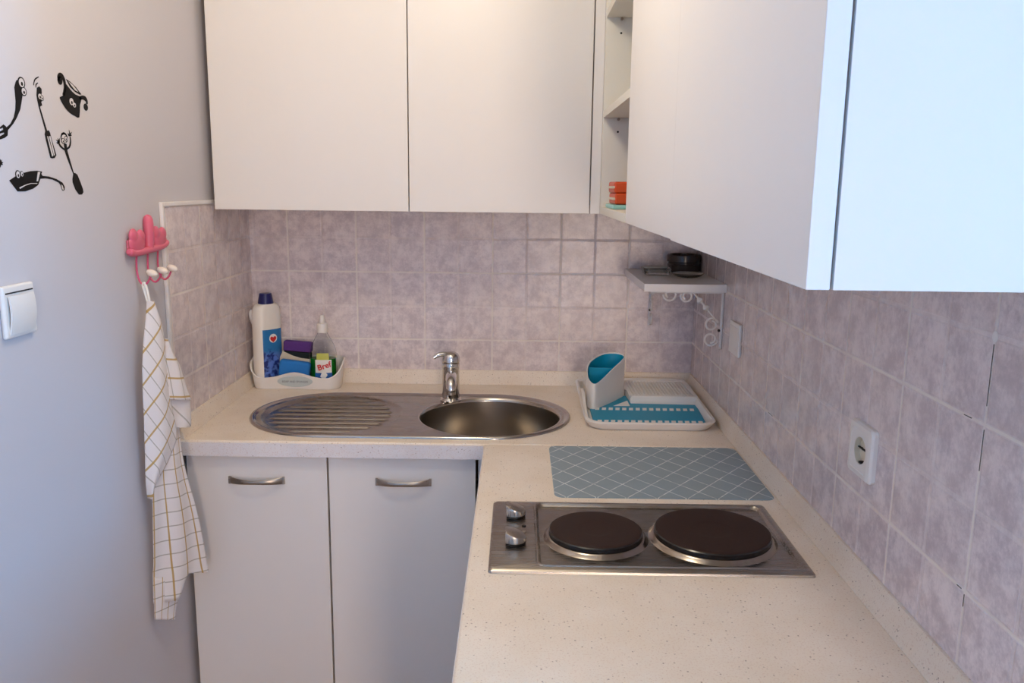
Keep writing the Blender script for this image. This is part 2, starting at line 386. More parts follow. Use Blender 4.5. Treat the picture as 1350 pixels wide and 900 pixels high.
# ------------------------------------------------------------------ the room (kitchen nook open to a larger room behind the camera)
XR, YR, ZC = 3.6, -5.2, 2.55       # far right wall, rear wall, ceiling
YN = -1.95                         # where the nook's right wall ends
b = MB(); b.box(-.1, 0, YR, .1, 0, ZC); struct('wall_left', b, M['paint'])
b = MB(); b.box(0, W+.1, 0, .1, 0, ZC); struct('wall_back', b, M['paint'])
b = MB(); b.box(W, W+.1, YN, 0, 0, ZC); struct('wall_right', b, M['paint'])
b = MB(); b.box(W+.1, XR+.1, YN, YN+.1, 0, ZC); struct('wall_far', b, M['paint'])
WY0, WY1, WZ0, WZ1 = -4.3, -3.7, .9, 2.2
b = MB(); b.box(XR, XR+.1, YR, WY0, 0, ZC); b.box(XR, XR+.1, WY1, YN, 0, ZC); b.box(XR, XR+.1, WY0, WY1, 0, WZ0); b.box(XR, XR+.1, WY0, WY1, WZ1, ZC)
struct('wall_side', b, M['paint'])
DX0, DX1, DZ0, DZ1 = 1.2, 1.65, .35, 2.05
b = MB(); b.box(-.1, DX0, YR-.1, YR, 0, ZC); b.box(DX1, XR+.1, YR-.1, YR, 0, ZC); b.box(DX0, DX1, YR-.1, YR, DZ1, ZC); b.box(DX0, DX1, YR-.1, YR, 0, DZ0)
struct('wall_rear', b, M['paint'])
b = MB(); b.box(-.1, XR+.1, YR-.1, .1, ZC, ZC+.1); struct('ceiling', b, M['ceil'])
b = MB(); b.box(-.1, XR+.1, YR-.1, .1, -.1, 0); struct('floor', b, M['floor'])
def framed(name, axis, pos, a0, a1, z0, z1):
    b = MB(); f = .06
    def bx(u0, u1, v0, v1):
        if axis == 0: b.box(pos-.025, pos+.025, u0, u1, v0, v1, .004)
        else: b.box(u0, u1, pos-.025, pos+.025, v0, v1, .004)
    bx(a0, a0+f, z0, z1); bx(a1-f, a1, z0, z1); bx(a0+f, a1-f, z0, z0+f); bx(a0+f, a1-f, z1-f, z1)
    m = (a0+a1)/2
    if a1-a0 > 1: bx(m-.035, m+.035, z0+f, z1-f)
    struct(name, b, M['trim'])
framed('window_1', 0, XR+.05, WY0, WY1, WZ0, WZ1)
framed('window_2', 1, YR-.05, DX0, DX1, DZ0, DZ1)

# tiling on the three nook walls
b = MB(); b.box(.0045, W-.0045, -.0045, -.0002, .86, 1.4336)
struct('wall_back_tiles', b, M['tile_b'])
b = MB(); b.box(W-.0045, W-.0002, YN+.001, -.0002, .86, 1.4336)
rt = struct('wall_right_tiles', b, M['tile_r'])
b = MB(); b.box(.0002, .0045, -.598, -.0002, .86, 1.4336)
struct('wall_left_tiles', b, M['tile_l'])
b = MB()
for y, z0, z1 in ((-1.5551, 1.255, 1.325), (-1.5556, 1.180, 1.228), (-1.5553, 1.015, 1.030)):
    b.box(W-.0052, W-.0044, y-.0003, y+.0003, z0, z1)
for y0, y1, z in ((-1.528, -1.512, 1.2336), (-.81, -.78, 1.0336), (-1.548, -1.538, 1.0336)):
    b.box(W-.0052, W-.0044, y0, y1, z-.0004, z+.0004)
struct('wall_right_crack', b, M['crack'], rt)
b = MB(); b.ball((W-.0046, -1.5551, 1.3336), .001, .0055, .0065); struct('wall_right_filler', b, M['trim'], rt)
b = MB(); b.box(.0002, .009, -.608, -.598, .90, 1.444, .002); b.box(.0002, .009, -.598, -.03, 1.434, 1.444, .002)
struct('trim_1', b, M['trim'])

# ------------------------------------------------------------------ worktops
def loop_fill(bm, loops):
    es = []
    for L in loops:
        for i in range(len(L)):
            e = bm.edges.get((L[i], L[(i+1) % len(L)])) or bm.edges.new((L[i], L[(i+1) % len(L)])); es.append(e)
    bmesh.ops.triangle_fill(bm, edges=es, use_beauty=True, use_dissolve=False)
def bridge(bm, A, B):
    n = len(A)
    for i in range(n): bm.faces.new((A[i], A[(i+1) % n], B[(i+1) % n], B[i]))
SXL, SXR, SY, SR = .314, .722, -.359, .209
def stadium(d, n=24):
    P = []
    for cx, a in ((SXR, -90), (SXL, 90)):
        for k in range(n+1):
            t = math.radians(a+180*k/n); P.append((cx+(SR-d)*math.cos(t), SY+(SR-d)*math.sin(t)))
    return P
def slab(x0, x1, y0, y1, z0, z1, hole=None, round_test=None):
    mb = MB(); bm = mb.bm
    R = [(x0, y0), (x1, y0), (x1, y1), (x0, y1)]
    T = [[bm.verts.new((p[0], p[1], z)) for p in R] for z in (z0, z1)]
    bridge(bm, T[0], T[1])
    if hole:
        Hh = [[bm.verts.new((p[0], p[1], z)) for p in hole] for z in (z0, z1)]
        bridge(bm, Hh[0], Hh[1])
    for k in (0, 1): loop_fill(bm, [T[k]]+([Hh[k]] if hole else []))
    bmesh.ops.recalc_face_normals(bm, faces=bm.faces)
    es = [e for e in bm.edges if round_test(e)]
    bmesh.ops.bevel(bm, geom=es, offset=.005, segments=4, profile=.5, affect='EDGES')
    return mb
TH = .038
b = slab(.0002, W-.0002, -.6, -.0002, H-TH, H, stadium(.022), lambda e: all(abs(v.co.y+.6) < 1e-5 and v.co.z > H-.001 for v in e.verts))
# the tiles run down behind the worktop edge: keep clear of them
for v in b.bm.verts:
    v.co.x = min(max(v.co.x, .0047), W-.0047); v.co.y = min(v.co.y, -.0047)
    if v.co.y < -.598 and v.co.x < .005: v.co.x = .0047
o = obj('worktop', b, M['worktop'], origin=(.65, -.3, H-TH))
tag(o, 'cream speckled worktop under the steel sink, along the back wall', 'worktop')
b = slab(W-.6, W-.0047, YN+.05, -.6012, H-TH, H, None, lambda e: (all(abs(v.co.x-W+.6) < 1e-5 and v.co.z > H-.001 for v in e.verts) or all(abs(v.co.y+.6012) < 1e-5 and v.co.z > H-.001 for v in e.verts)))
o = obj('worktop', b, M['worktop'], origin=(W-.3, -1.25, H-TH))
tag(o, 'cream speckled worktop under the two-plate hob, running towards the camera', 'worktop')
M['edge'] = worktop_mat('worktop_daylight_tint')  # same worktop speckle, greyed to paint in daylight on the front edges
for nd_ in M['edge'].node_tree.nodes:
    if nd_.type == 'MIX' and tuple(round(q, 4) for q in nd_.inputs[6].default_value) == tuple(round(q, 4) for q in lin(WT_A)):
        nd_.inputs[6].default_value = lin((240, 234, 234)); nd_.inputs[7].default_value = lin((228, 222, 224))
wts = [o for o in COL.objects if o.name.startswith('worktop')]
b = MB(); b.box(.006, W-.602, -.6008, -.5998, H-TH+.0002, H-.0052); obj('daylight_tint_strip', b, M['edge'], wts[0], label='speckled front edge with daylight painted in as paler grey')
b = MB(); b.box(W-.6008, W-.5998, YN+.052, -.606, H-TH+.0002, H-.0052); obj('daylight_tint_strip', b, M['edge'], wts[1], label='speckled front edge with daylight painted in as paler grey')
# sealing strips
prof = [(.0047, H+.0003), (.0205, H+.0003), (.0195, H+.006), (.0105, H+.038), (.0085, H+.0415), (.0047, H+.042)]
b = MB(); b.prism([(p[0], p[1]) for p in prof], 1, -.598, -.0215)
tag(obj('upstand_strip', b, M['worktop'], origin=(.01, -.3, H)), 'short speckled sealing strip on the worktop along the left wall tiles', 'upstand')
b = MB(); b.prism([(-p[0], p[1]) for p in prof], 0, .0047, W-.0047)
tag(obj('upstand_strip', b, M['worktop'], origin=(.65, -.01, H)), 'speckled sealing strip on the worktop behind the sink and tap', 'upstand')
b = MB(); b.prism([(W-p[0], p[1]) for p in prof], 1, YN+.05, -.0215)
tag(obj('upstand_strip', b, M['worktop'], origin=(W-.01, -1, H)), 'long speckled sealing strip on the worktop along the right tiled wall beside the hob', 'upstand')

# ------------------------------------------------------------------ base cabinets
def bow_handle(cx, y, z, mat, parent):
    def f(u, v):
        s = u*2-1; out = .019*(1-abs(s)**2.6)
        hh = .0092-.004*(1-abs(s)**2)
        a = v*2*PI
        return Vector((cx+s*.066, y-out-.0022*math.cos(a)-.0005, z+hh*math.sin(a)-.0005*(1-s*s)))
    mb = MB(); mb.surf(f, 32, 12)
    mb.box(cx-.066, cx-.060, y-.006, y+.0002, z-.009, z+.009, .001); mb.box(cx+.060, cx+.066, y-.006, y+.0002, z-.009, z+.009, .001)
    return obj('handle', mb, mat, parent, label='satin metal bow handle')
c = thing('base_cabinet', 'white sink cabinet with two doors and bow handles below the sink', 'cabinet', (.36, -.29, 0))
b = MB(); b.box(.016, .034, -.566, -.03, .1, H-TH-.001); b.box(.683, .701, -.566, -.03, .1, .74); b.box(.034, .683, -.566, -.03, .1, .118); b.box(.034, .683, -.038, -.03, .118, .85)
obj('carcass', b, M['cabin'], c)
b = MB(); b.box(.016, .70, -.53, -.514, .0, .1); obj('plinth', b, M['cab'], c)
for x0, x1, hx in ((.0165, .3465, .181), (.3505, .6965, .527)):
    b = MB(); b.box(x0, x1, -.585, -.567, .11, .8575, .0015)
    d = obj('door', b, M['cab'], c)
    bow_handle(hx, -.585, .8, M['nickel'], d)
c = thing('base_cabinet', 'white corner base cabinet under the hob worktop, beside the sink cabinet', 'cabinet', (1.02, -1.25, 0))
XF = W-.58
b = MB(); b.box(XF, W-.03, YN+.06, -.62, .1, .118); b.box(XF, W-.03, YN+.06, YN+.078, .118, H-TH-.001); b.box(XF, W-.03, -.638, -.62, .118, H-TH-.001); b.box(W-.04, W-.03, YN+.078, -.638, .118, .84)
obj('carcass', b, M['cabin'], c)
b = MB(); b.box(.703, XF+.02, -.583, -.567, .0, H-TH-.001, .001); obj('filler_strip', b, M['cab'], c)
b = MB(); b.box(XF+.04, XF+.056, YN+.06, -.62, 0, .1); obj('plinth', b, M['cab'], c)
for y0, y1 in ((YN+.062, -1.262), (-1.258, -.64)):
    b = MB(); b.box(XF-.019, XF-.001, y0, y1, .11, .8575, .0015); d = obj('door', b, M['cab'], c)

# ------------------------------------------------------------------ wall cabinets
ZU, ZT = 1.4205, 2.16
D0 = -.321
for x0, x1, lab in ((.0205, .5115, 'white flat-door wall cabinet next to the left wall, above the drainboard'), (.514, .9675, 'white flat-door wall cabinet above the tap, left of the open shelf niche')):
    c = thing('wall_cabinet', lab, 'wall cabinet', ((x0+x1)/2, -.16, ZU), 'flat-door cabinets on the back wall')
    b = MB(); x1c = x1-.0005
    b.box(x0+.001, x0+.017, -.3005, -.0002, ZU+.0005, ZT); b.box(x1c-.016, x1c, -.3005, -.0002, ZU+.0005, ZT)
    b.box(x0+.017, x1c-.016, -.3005, -.0002, ZU+.0005, ZU+.017); b.box(x0+.017, x1c-.016, -.3005, -.0002, ZT-.016, ZT); b.box(x0+.017, x1c-.016, -.01, -.0002, ZU+.017, ZT-.016)
    for v in b.bm.verts:
        if v.co.z < 1.435: v.co.y = min(v.co.y, -.005)
    obj('carcass', b, M['cabin'], c)
    b = MB(); b.box(x0, x1, D0, D0+.018, ZU, ZT-.002, .0012); obj('door', b, M['cab'], c)
# open niche in the corner
XD = W-.3235                       # door plane of the right-hand run
XC = XD+.0195                     # carcass front
XO = XD+.0015                     # niche front
c = thing('open_shelf_unit', 'white open shelf niche in the corner between the wall cabinets, holding orange packets', 'shelf unit', (1.15, -.58, ZU))
b = MB(); b.box(.9705, XO, D0, D0+.016, ZU, ZT, .001); obj('filler_panel', b, M['cab'], c)
b = MB(); b.box(XO, W-.005, -.340, -.3215, ZU, ZT, .0008)
sp = obj('side_panel', b, M['cabin'], c)
b = MB(); b.box(XO+.018, W-.005, -.848, -.832, ZU, ZT); obj('side_panel', b, M['cabin'], c)
b = MB(); b.box(W-.012, W-.005, -.832, -.340, ZU+.018, ZT-.018); obj('back_panel', b, M['cabin'], c)
for z in (ZT-.018, ZU): b = MB(); b.box(XO, W-.005, -.8315, -.3405, z, z+.018, .0008); obj('bottom_panel' if z == ZU else 'top_panel', b, M['cabin'], c)
for z in (1.6545, 1.8875):
    b = MB(); b.box(XO+.001, W-.013, -.8315, -.3405, z, z+.017, .0008); s_ = obj('shelf', b, M['cabin'], c)
    b = MB(); b.tube([(XO+.037, -.3415, z-.004), (XO+.037, -.349, z-.004)], .0035, 12); obj('shelf_pin', b, M['nickel'], s_)
for z in (1.852, 1.621):
    b = MB(); b.tube([(XO+.037, -.3398, z), (XO+.037, -.3406, z)], .0026, 12); obj('pin_hole', b, M['gap'], sp)
# right-hand run
for y0, y1, z0, lab in ((-1.3303, -.8505, ZU+.0006, 'white flat-door wall cabinet on the right wall, between the open niche and its twin'), (-1.868, -1.3308, ZU-.0010, 'white flat-door wall cabinet on the right wall, its end panel nearest the camera')):
    c = thing('wall_cabinet', lab, 'wall cabinet', (1.16, (y0+y1)/2, z0), 'flat-door cabinets on the right wall')
    b = MB()
    b.box(XC, W-.0048, y0+.0172, y1-.017, z0, z0+.016); b.box(XC, W-.0048, y0+.0172, y1-.017, ZT-.016, ZT)
    b.box(W-.012, W-.0048, y0+.0172, y1-.017, z0+.016, ZT-.016); b.box(XC, W-.0048, y1-.017, y1-.0005, z0, ZT)
    obj('carcass', b, M['cabin'], c)
    b = MB(); b.box(XC, W-.0048, y0, y0+.017, z0, ZT, .0008); obj('end_panel', b, M['cab'], c)
    b = MB(); b.box(XD, XD+.0175, y0, y1, z0, ZT-.002, .0012); obj('door', b, M['cab'], c)

# things in the niche
zb = ZU+.0182
b = MB(); b.box(XO+.006, XO+.116, -.56, -.40, zb, zb+.0095, .003)
tag(obj('plastic_tray', b, M['aqua'], origin=(XO+.06, -.48, zb)), 'thin pale aqua tray at the bottom of the open niche, under the orange packets', 'tray')
for k, (z0, lab) in enumerate(((zb+.0098, 'lower orange packet lying on the aqua tray in the open niche'), (zb+.0358, 'upper orange packet lying on another packet in the open niche'))):
    c = thing('orange_packet', lab, 'packet', (XO+.06, -.47, z0), 'orange packets in the open niche')
    b = MB(); dx = .002*k; b.box(XO+.014-dx, XO+.10-dx, -.53, -.405, z0, z0+.0255, .0045, 3); obj('wrapper', b, M['orange'], c)
    b = MB(); b.box(XO+.012-dx, XO+.022-dx, -.528, -.407, z0+.010, z0+.0155, .0015); obj('folded_seam', b, M['cream'], c)

# ------------------------------------------------------------------ sink
c = thing('sink', 'oval stainless steel sink with a round bowl and a ribbed drainboard', 'sink', (.518, SY, H))
mb = MB(); bm = mb.bm; rings = []
for d, z in ((0, H+.0004), (.0006, H+.003), (.0025, H+.0052), (.006, H+.0061), (.0095, H+.0055), (.0135, H+.003), (.0165, H+.0018)):
    rings.append([bm.verts.new((x, y, z)) for x, y in stadium(d)])
for A, B in zip(rings, rings[1:]): bridge(bm, A, B)
bmesh.ops.recalc_face_normals(bm, faces=bm.faces)
obj('rim', mb, M['chrome2'], c, smooth=70, label='polished rolled rim')
mb = MB(); bm = mb.bm; rings = [[bm.verts.new((x, y, H+.0018)) for x, y in stadium(.0165)]]
n = 72; BX, BY, BR = .722, -.364, .185; GX, GY, GR = .314, -.3585, .181
def circ(cx, cy, r, z): return [bm.verts.new((cx+r*math.cos(2*PI*i/n), cy+r*math.sin(2*PI*i/n), z)) for i in range(n)]
loop_fill(bm, [rings[-1], circ(BX, BY, BR, H+.0018), circ(GX, GY, GR, H+.0018)])
bmesh.ops.recalc_face_normals(bm, faces=bm.faces)
if sum(f.normal.z for f in bm.faces) < 0: bmesh.ops.reverse_faces(bm, faces=bm.faces)
obj('deck', mb, M['steel'], c)
b = MB(); pr_ = [(BR, H+.0018), (BR-.003, H+.0012), (BR-.006, H-.002), (BR-.008, H-.008), (BR-.012, H-.10)]
for k in range(1, 9):
    a = PI/2*k/8; pr_.append((BR-.012-.03*(1-math.cos(a)), H-.10-.03*math.sin(a)))
pr_ += [(.06, H-.133), (.042, H-.135)]
b.lathe(pr_, BX, BY, 72)
bowl = obj('bowl', b, M['bowl'], c, label='deep round steel bowl')
b = MB(); b.lathe([(.042, H-.135), (.04, H-.138), (.03, H-.139), (.028, H-.137), (.012, H-.1365), (.006, H-.128), (0, H-.127)], BX, BY, 36)
obj('strainer', b, M['chrome'], bowl)
mb = MB()
def drain(u, v):
    y = GY+(v*2-1)*GR; hw = math.sqrt(max(0, GR*GR-(y-GY)**2)); x = GX+(u*2-1)*hw
    r = math.hypot(x-GX, y-GY)/GR
    edge = min(1, (1-r)/.07); edge = edge*edge*(3-2*edge)
    ph = ((y-GY+.0185)/.037) % 1.0; d = abs(ph-.5)*.037
    rib = max(0, 1-(d/.0060)**2)
    fade = min(1, max(0, (hw*.93-.012-abs(x-GX))/.012))
    return Vector((x, y, H+.0018-.0066*edge+.0042*rib*fade*min(1, edge)))
mb.surf(drain, 90, 260)
obj('drainboard', mb, M['steel'], c, smooth=90, label='ribbed round drainboard')

# tap
TX, TY, TZ = .609, -.212, H+.002
c = thing('mixer_tap', 'chrome single-lever mixer tap standing on the sink deck', 'tap', (TX, TY, TZ))
b = MB(); b.lathe([(0, TZ), (.029, TZ), (.030, TZ+.003), (.028, TZ+.007), (.0250, TZ+.010), (.0240, TZ+.03), (.0235, TZ+.088), (.0245, TZ+.092), (.0245, TZ+.104), (.0235, TZ+.106), (0, TZ+.106)], TX, TY, 40); obj('body', b, M['chrome'], c)
b = MB()
sp_ = smooth_pts([(TX, TY-.008, TZ+.058), (TX+.0045, TY-.05, TZ+.078), (TX+.008, TY-.09, TZ+.086), (TX+.0105, TY-.125, TZ+.084), (TX+.0115, TY-.140, TZ+.070), (TX+.0115, TY-.141, TZ+.058)], 6)
b.tube(sp_, [.0165-.0045*i/(len(sp_)-1) for i in range(len(sp_))], 20); spout = obj('spout', b, M['chrome'], c)
b = MB(); b.tube([(TX+.0115, TY-.141, TZ+.059), (TX+.0115, TY-.1412, TZ+.052)], .0125, 20); obj('aerator', b, M['nickel'], spout)
b = MB(); b.lathe([(.0240, TZ+.107), (.0250, TZ+.110), (.0245, TZ+.122), (.020, TZ+.131), (.011, TZ+.1365), (0, TZ+.1375)], TX, TY, 36)
lv = smooth_pts([(TX-.002, TY, TZ+.126), (TX-.018, TY-.006, TZ+.131), (TX-.034, TY-.012, TZ+.129), (TX-.046, TY-.016, TZ+.122)], 5)
b.tube(lv, [.009-.004*i/(len(lv)-1) for i in range(len(lv))], 12); obj('lever', b, M['chrome'], c)

# ------------------------------------------------------------------ hob
HX0, HX1, HY0, HY1 = .749, 1.2565, -1.2555, -.9685
c = thing('hob', 'stainless steel electric hob with two round plates set in the worktop', 'hob', ((HX0+HX1)/2, (HY0+HY1)/2, H))
mb = MB(); bm = mb.bm
def RL(i, z, r): return [bm.verts.new((x, y, z)) for x, y in rrect(HX0+i, HX1-i, HY0+i, HY1-i, r, 4)]
L0 = [RL(0, H+.0004, .006), RL(.0008, H+.004, .006), (RL(.005, H+.0072, .005))]
for A, B in zip(L0, L0[1:]): bridge(bm, A, B)
PX0, PX1, PY0, PY1 = .824, HX1-.012, HY0+.012, HY1-.012
def PL(i, z, r=.014): return [bm.verts.new((x, y, z)) for x, y in rrect(PX0+i, PX1-i, PY0+i, PY1-i, r, 6)]
P0 = [PL(0, H+.0072), PL(.0015, H+.0092), PL(.004, H+.0092), PL(.0075, H+.0045), PL(.009, H+.004)]
for A, B in zip(P0, P0[1:]): bridge(bm, A, B)
loop_fill(bm, [L0[-1], P0[0]]); loop_fill(bm, [P0[-1]])
bmesh.ops.recalc_face_normals(bm, faces=bm.faces)
if sum(f.normal.z*f.calc_area() for f in bm.faces) < 0: bmesh.ops.reverse_faces(bm, faces=bm.faces)
obj('steel_top', mb, M['steel'], c)
ZP = H+.004
for cx, cy, r, lab in ((.927, -1.124, .0785, 'small round hotplate'), (1.125, -1.121, .097, 'large round hotplate')):
    k = .030 if r < .09 else .034
    b = MB(); b.lathe([(r-.0015, ZP+.0150), (r-.003, ZP+.0162), (r-.010, ZP+.0170), (k+.002, ZP+.0166), (k, ZP+.0160), (k*.7, ZP+.0158), (0, ZP+.0158)], cx, cy, 72)
    hp = obj('hotplate', b, M['iron'], c, label=lab)
    b = MB(); b.lathe([(r-.003, ZP+.0062), (r-.0002, ZP+.0066), (r+.0008, ZP+.0085), (r+.0008, ZP+.0135), (r-.0012, ZP+.0152)], cx, cy, 72); obj('plate_edge', b, M['iron2'], hp)
    b = MB(); b.lathe([(r+.0105, ZP), (r+.0090, ZP+.0006), (r+.0050, ZP+.0046), (r+.0030, ZP+.0064), (r+.0005, ZP+.0070), (r-.004, ZP+.0062)], cx, cy, 72); obj('trim_ring', b, M['ring'], hp)
for ky in (-1.043, -1.157):
    kx = .789; zk = H+.0072
    b = MB(); b.lathe([(0, zk), (.0195, zk), (.0200, zk+.003), (.0185, zk+.0045), (0, zk+.0045)], kx, ky, 36)
    for v in b.bm.verts: v.co.x = max(v.co.x, kx-.0135)
    base = obj('knob', b, M['blackp'], c, label='control knob')
    b = MB(); b.lathe([(.0190, zk+.0045), (.0205, zk+.006), (.0205, zk+.015), (.0195, zk+.0185), (.0165, zk+.0200), (0, zk+.0212)], kx, ky, 48)
    for v in b.bm.verts:     # half-moon grip: flat towards the worktop edge, sloping down to the plates
        v.co.x = max(v.co.x, kx-.0145)
        if v.co.z > zk+.007: v.co.z = zk+.007+(v.co.z-zk-.007)*(1.35-(v.co.x-kx+.0145)/.035*.95)
    obj('knob_cap', b, M['steel_y'], base)
for iy, m in ((-1.088, 'blackp'), (-1.112, 'nickel')):
    b = MB(); b.lathe([(.0036, H+.0072), (.0034, H+.0088), (0, H+.0092)], .806, iy, 16); obj('indicator_lamp', b, M[m], c)

# mat
b = MB(); b.prism(rrect(.8665, 1.2915, -.932, -.6135, .018), 2, H+.0003, H+.0024, .0006, 1)
tag(obj('counter_mat', b, M['mat'], origin=(1.08, -.77, H)), 'grey mat with white diamond lines lying on the worktop behind the hob', 'mat')

# ------------------------------------------------------------------ dish rack
c = thing('dish_rack', 'white and turquoise dish rack in the corner of the worktop', 'dish rack', (1.12, -.27, H))
RX0, RX1, RY0, RY1 = .961, 1.287, -.486, -.045
def rim(y): return .9215+(y-RY0)/(RY1-RY0)*.012
mb = MB(); bm = mb.bm
def TL(i, f, r=.045): return [bm.verts.new((x, y, f(y))) for x, y in rrect(RX0+i, RX1-i, RY0+i, RY1-i, r, 8)]
T = [TL(.013, lambda y: H+.0005), TL(.010, lambda y: H+.003), TL(.0015, lambda y: rim(y)-.006), TL(0, lambda y: rim(y)-.002), TL(.002, lambda y: rim(y)), TL(.008, lambda y: rim(y)), TL(.011, lambda y: rim(y)-.003), TL(.017, lambda y: H+.0085, .036), TL(.02, lambda y: H+.0075, .034)]
for A, B in zip(T, T[1:]): bridge(bm, A, B)
loop_fill(bm, [T[0]]); loop_fill(bm, [T[-1]])
bmesh.ops.recalc_face_normals(bm, faces=bm.faces)
# raised swoop of the left side up to the cutlery holder
mb.prism([(-.25, .918), (-.25, .950), (-.30, .953), (-.325, .950), (-.350, .943), (-.375, .936), (-.405, .929), (-.44, .9232), (-.455, .918)], 0, RX0+.001, RX0+.010, .0025, 2)
tray = obj('tray', mb, M['white'], c)
b = MB(); b.prism([(1.0995, -.258), (1.2835, -.258), (1.2835, -.050), (.985, -.050), (.985, -.150), (1.03, -.138), (1.085, -.140), (1.100, -.165)], 2, H+.0078, H+.0265, .002)
k = 0
for i in range(18):
    x = 1.110+i*.0091; b.box(x, x+.0044, -.230, -.080, H+.026, H+.0315, .0012, 1)
b.box(1.101, 1.2835, -.258, -.240, H+.024, H+.0318, .002); b.box(1.101, 1.2835, -.072, -.050, H+.024, H+.0318, .002); b.box(1.272, 1.2835, -.241, -.071, H+.024, H+.0318, .002)
obj('ribbed_plate_stand', b, M['white'], c)
b = MB(); b.prism([(.984, -.462), (1.263, -.462), (1.276, -.268), (1.101, -.262), (1.097, -.176), (1.083, -.183), (1.002, -.310), (.986, -.316)], 2, H+.0085, H+.0125, .001, 1)
ins = obj('drip_insert', b, M['teal'], c, label='turquoise drip insert')
for i in range(31):
    x = .997+i*.0178 if i < 15 else .992+(i-15)*.0168
    y = -.333 if i < 15 else -.452
    b = MB(); b.prism([(x, y), (x+.0108, y), (x+.0138, y+.022), (x+.003, y+.022)], 2, H+.0122, H+.0134); obj('drain_slot', b, M['white'], ins)
b = MB(); b.prism([(1.05, -.292), (1.094, -.29), (1.094, -.235)], 2, H+.0122, H+.0132); obj('corner_slot', b, M['white'], ins)
# cutlery holder: column with an obliquely cut rim
HP = smooth_pts([(x, y, 0) for x, y in ((.9985, -.192), (1.035, -.156), (1.075, -.153), (1.089, -.176), (1.048, -.245), (1.008, -.309), (.992, -.319), (.981, -.29), (.983, -.235))], 6, True)
cen = sum(HP, Vector())/len(HP)
def zr(p): return .9795+.30*(p.y+.32)
def hl(bm, k, zf): return [bm.verts.new(((p+(p-cen).normalized()*k).x, (p+(p-cen).normalized()*k).y, zf(p))) for p in HP]
mb = MB(); bm = mb.bm
Ls = [hl(bm, .006, lambda p: H+.011), hl(bm, .0035, lambda p: H+.04), hl(bm, .0025, lambda p: zr(p)-.002), hl(bm, .0018, zr), hl(bm, -.0006, zr), hl(bm, -.0015, lambda p: zr(p)-.002), hl(bm, -.0018, lambda p: zr(p)-.012)]
for A, B in zip(Ls, Ls[1:]): bridge(bm, A, B)
bmesh.ops.recalc_face_normals(bm, faces=bm.faces)
hold = obj('cutlery_holder', mb, M['white'], c)
mb = MB(); bm = mb.bm
Ls = [hl(bm, -.0019, lambda p: zr(p)-.003), hl(bm, -.006, lambda p: H+.02)]
bridge(bm, Ls[0], Ls[1]); loop_fill(bm, [Ls[1]])
bmesh.ops.recalc_face_normals(bm, faces=bm.faces)
mb.prism([(.988, -.222), (1.058, -.232), (1.058, -.2285), (.988, -.2185)], 2, H+.021, H+.102)
obj('cup_liner', mb, M['teal'], hold, label='turquoise cup liner')

# ------------------------------------------------------------------ sink caddy and what stands in it
c = thing('sink_caddy', 'white oblong sink caddy with a grey oval badge, left of the tap', 'caddy', (.15, -.065, H))
CX0, CX1, CY0, CY1 = .013, .284, -.113, -.018
CP = rrect(CX0, CX1, CY0, CY1, .036, 8)
CP2 = []
for i in range(len(CP)):       # denser outline along the straight sides
    a, b2 = Vector(CP[i]).to_2d(), Vector(CP[(i+1) % len(CP)]).to_2d(); m_ = max(1, int((b2-a).length/.012))
    CP2 += [tuple(a+(b2-a)*k/m_) for k in range(m_)]
def crim(x, y):
    fr = .934+.018*math.exp(-((x-.150)/.052)**2)
    up = min(1, max(0, (y-CY0)/.055)); up = up*up*(3-2*up)
    side = max(0, abs(x-.1485)-.085)/.05; fr += .022*min(1, side)**2
    return fr+(.985-fr)*up
def cl(bm, k, f, sh=1.): 
    out = []
    for x, y in CP2:
        v = Vector((x-.1485, y+.0655)); L = v.length; v = v*(1-k/L); xx = .1485+v.x
        z = f(x, y)
        if z < H+.05: xx = max(xx, .0235)
        out.append(bm.verts.new((xx, -.0655+v.y, z)))
    return out
mb = MB(); bm = mb.bm
Ls = [cl(bm, .012, lambda x, y: H+.0005), cl(bm, .010, lambda x, y: H+.004), cl(bm, .003, lambda x, y: crim(x, y)-.008), cl(bm, 0, lambda x, y: crim(x, y)-.004), cl(bm, -.0008, lambda x, y: crim(x, y)-.0015), cl(bm, .002, lambda x, y: crim(x, y)), cl(bm, .005, lambda x, y: crim(x, y)-.003), cl(bm, .014, lambda x, y: H+.006)]
for A, B in zip(Ls, Ls[1:]): bridge(bm, A, B)
loop_fill(bm, [Ls[0]]); loop_fill(bm, [Ls[-1]])
bmesh.ops.recalc_face_normals(bm, faces=bm.faces)
cad = obj('tub', mb, M['white'], c)
TI = Matrix.Translation((.150, -.1088, H+.0242)) @ Matrix.Rotation(math.radians(90+15), 4, 'X')
b = MB(); b.lathe([(0, 0), (1, 0), (1, .0012), (.93, .002), (.9, .0012), (0, .0012)], 0, 0, 48, Matrix.Diagonal((.051, .0172, 1, 1)))
bmesh.ops.transform(b.bm, matrix=TI, verts=b.bm.verts); bad = obj('badge', b, M['badge'], cad, label='grey oval badge with lettering')
obj('badge_lettering', text_mb('SOAP AND SPONGES', .0086, TI @ Matrix.Translation((0, 0, .0014)) @ Matrix.Diagonal((.92, 1, 1, 1))), M['badgetxt'], bad, smooth=0)

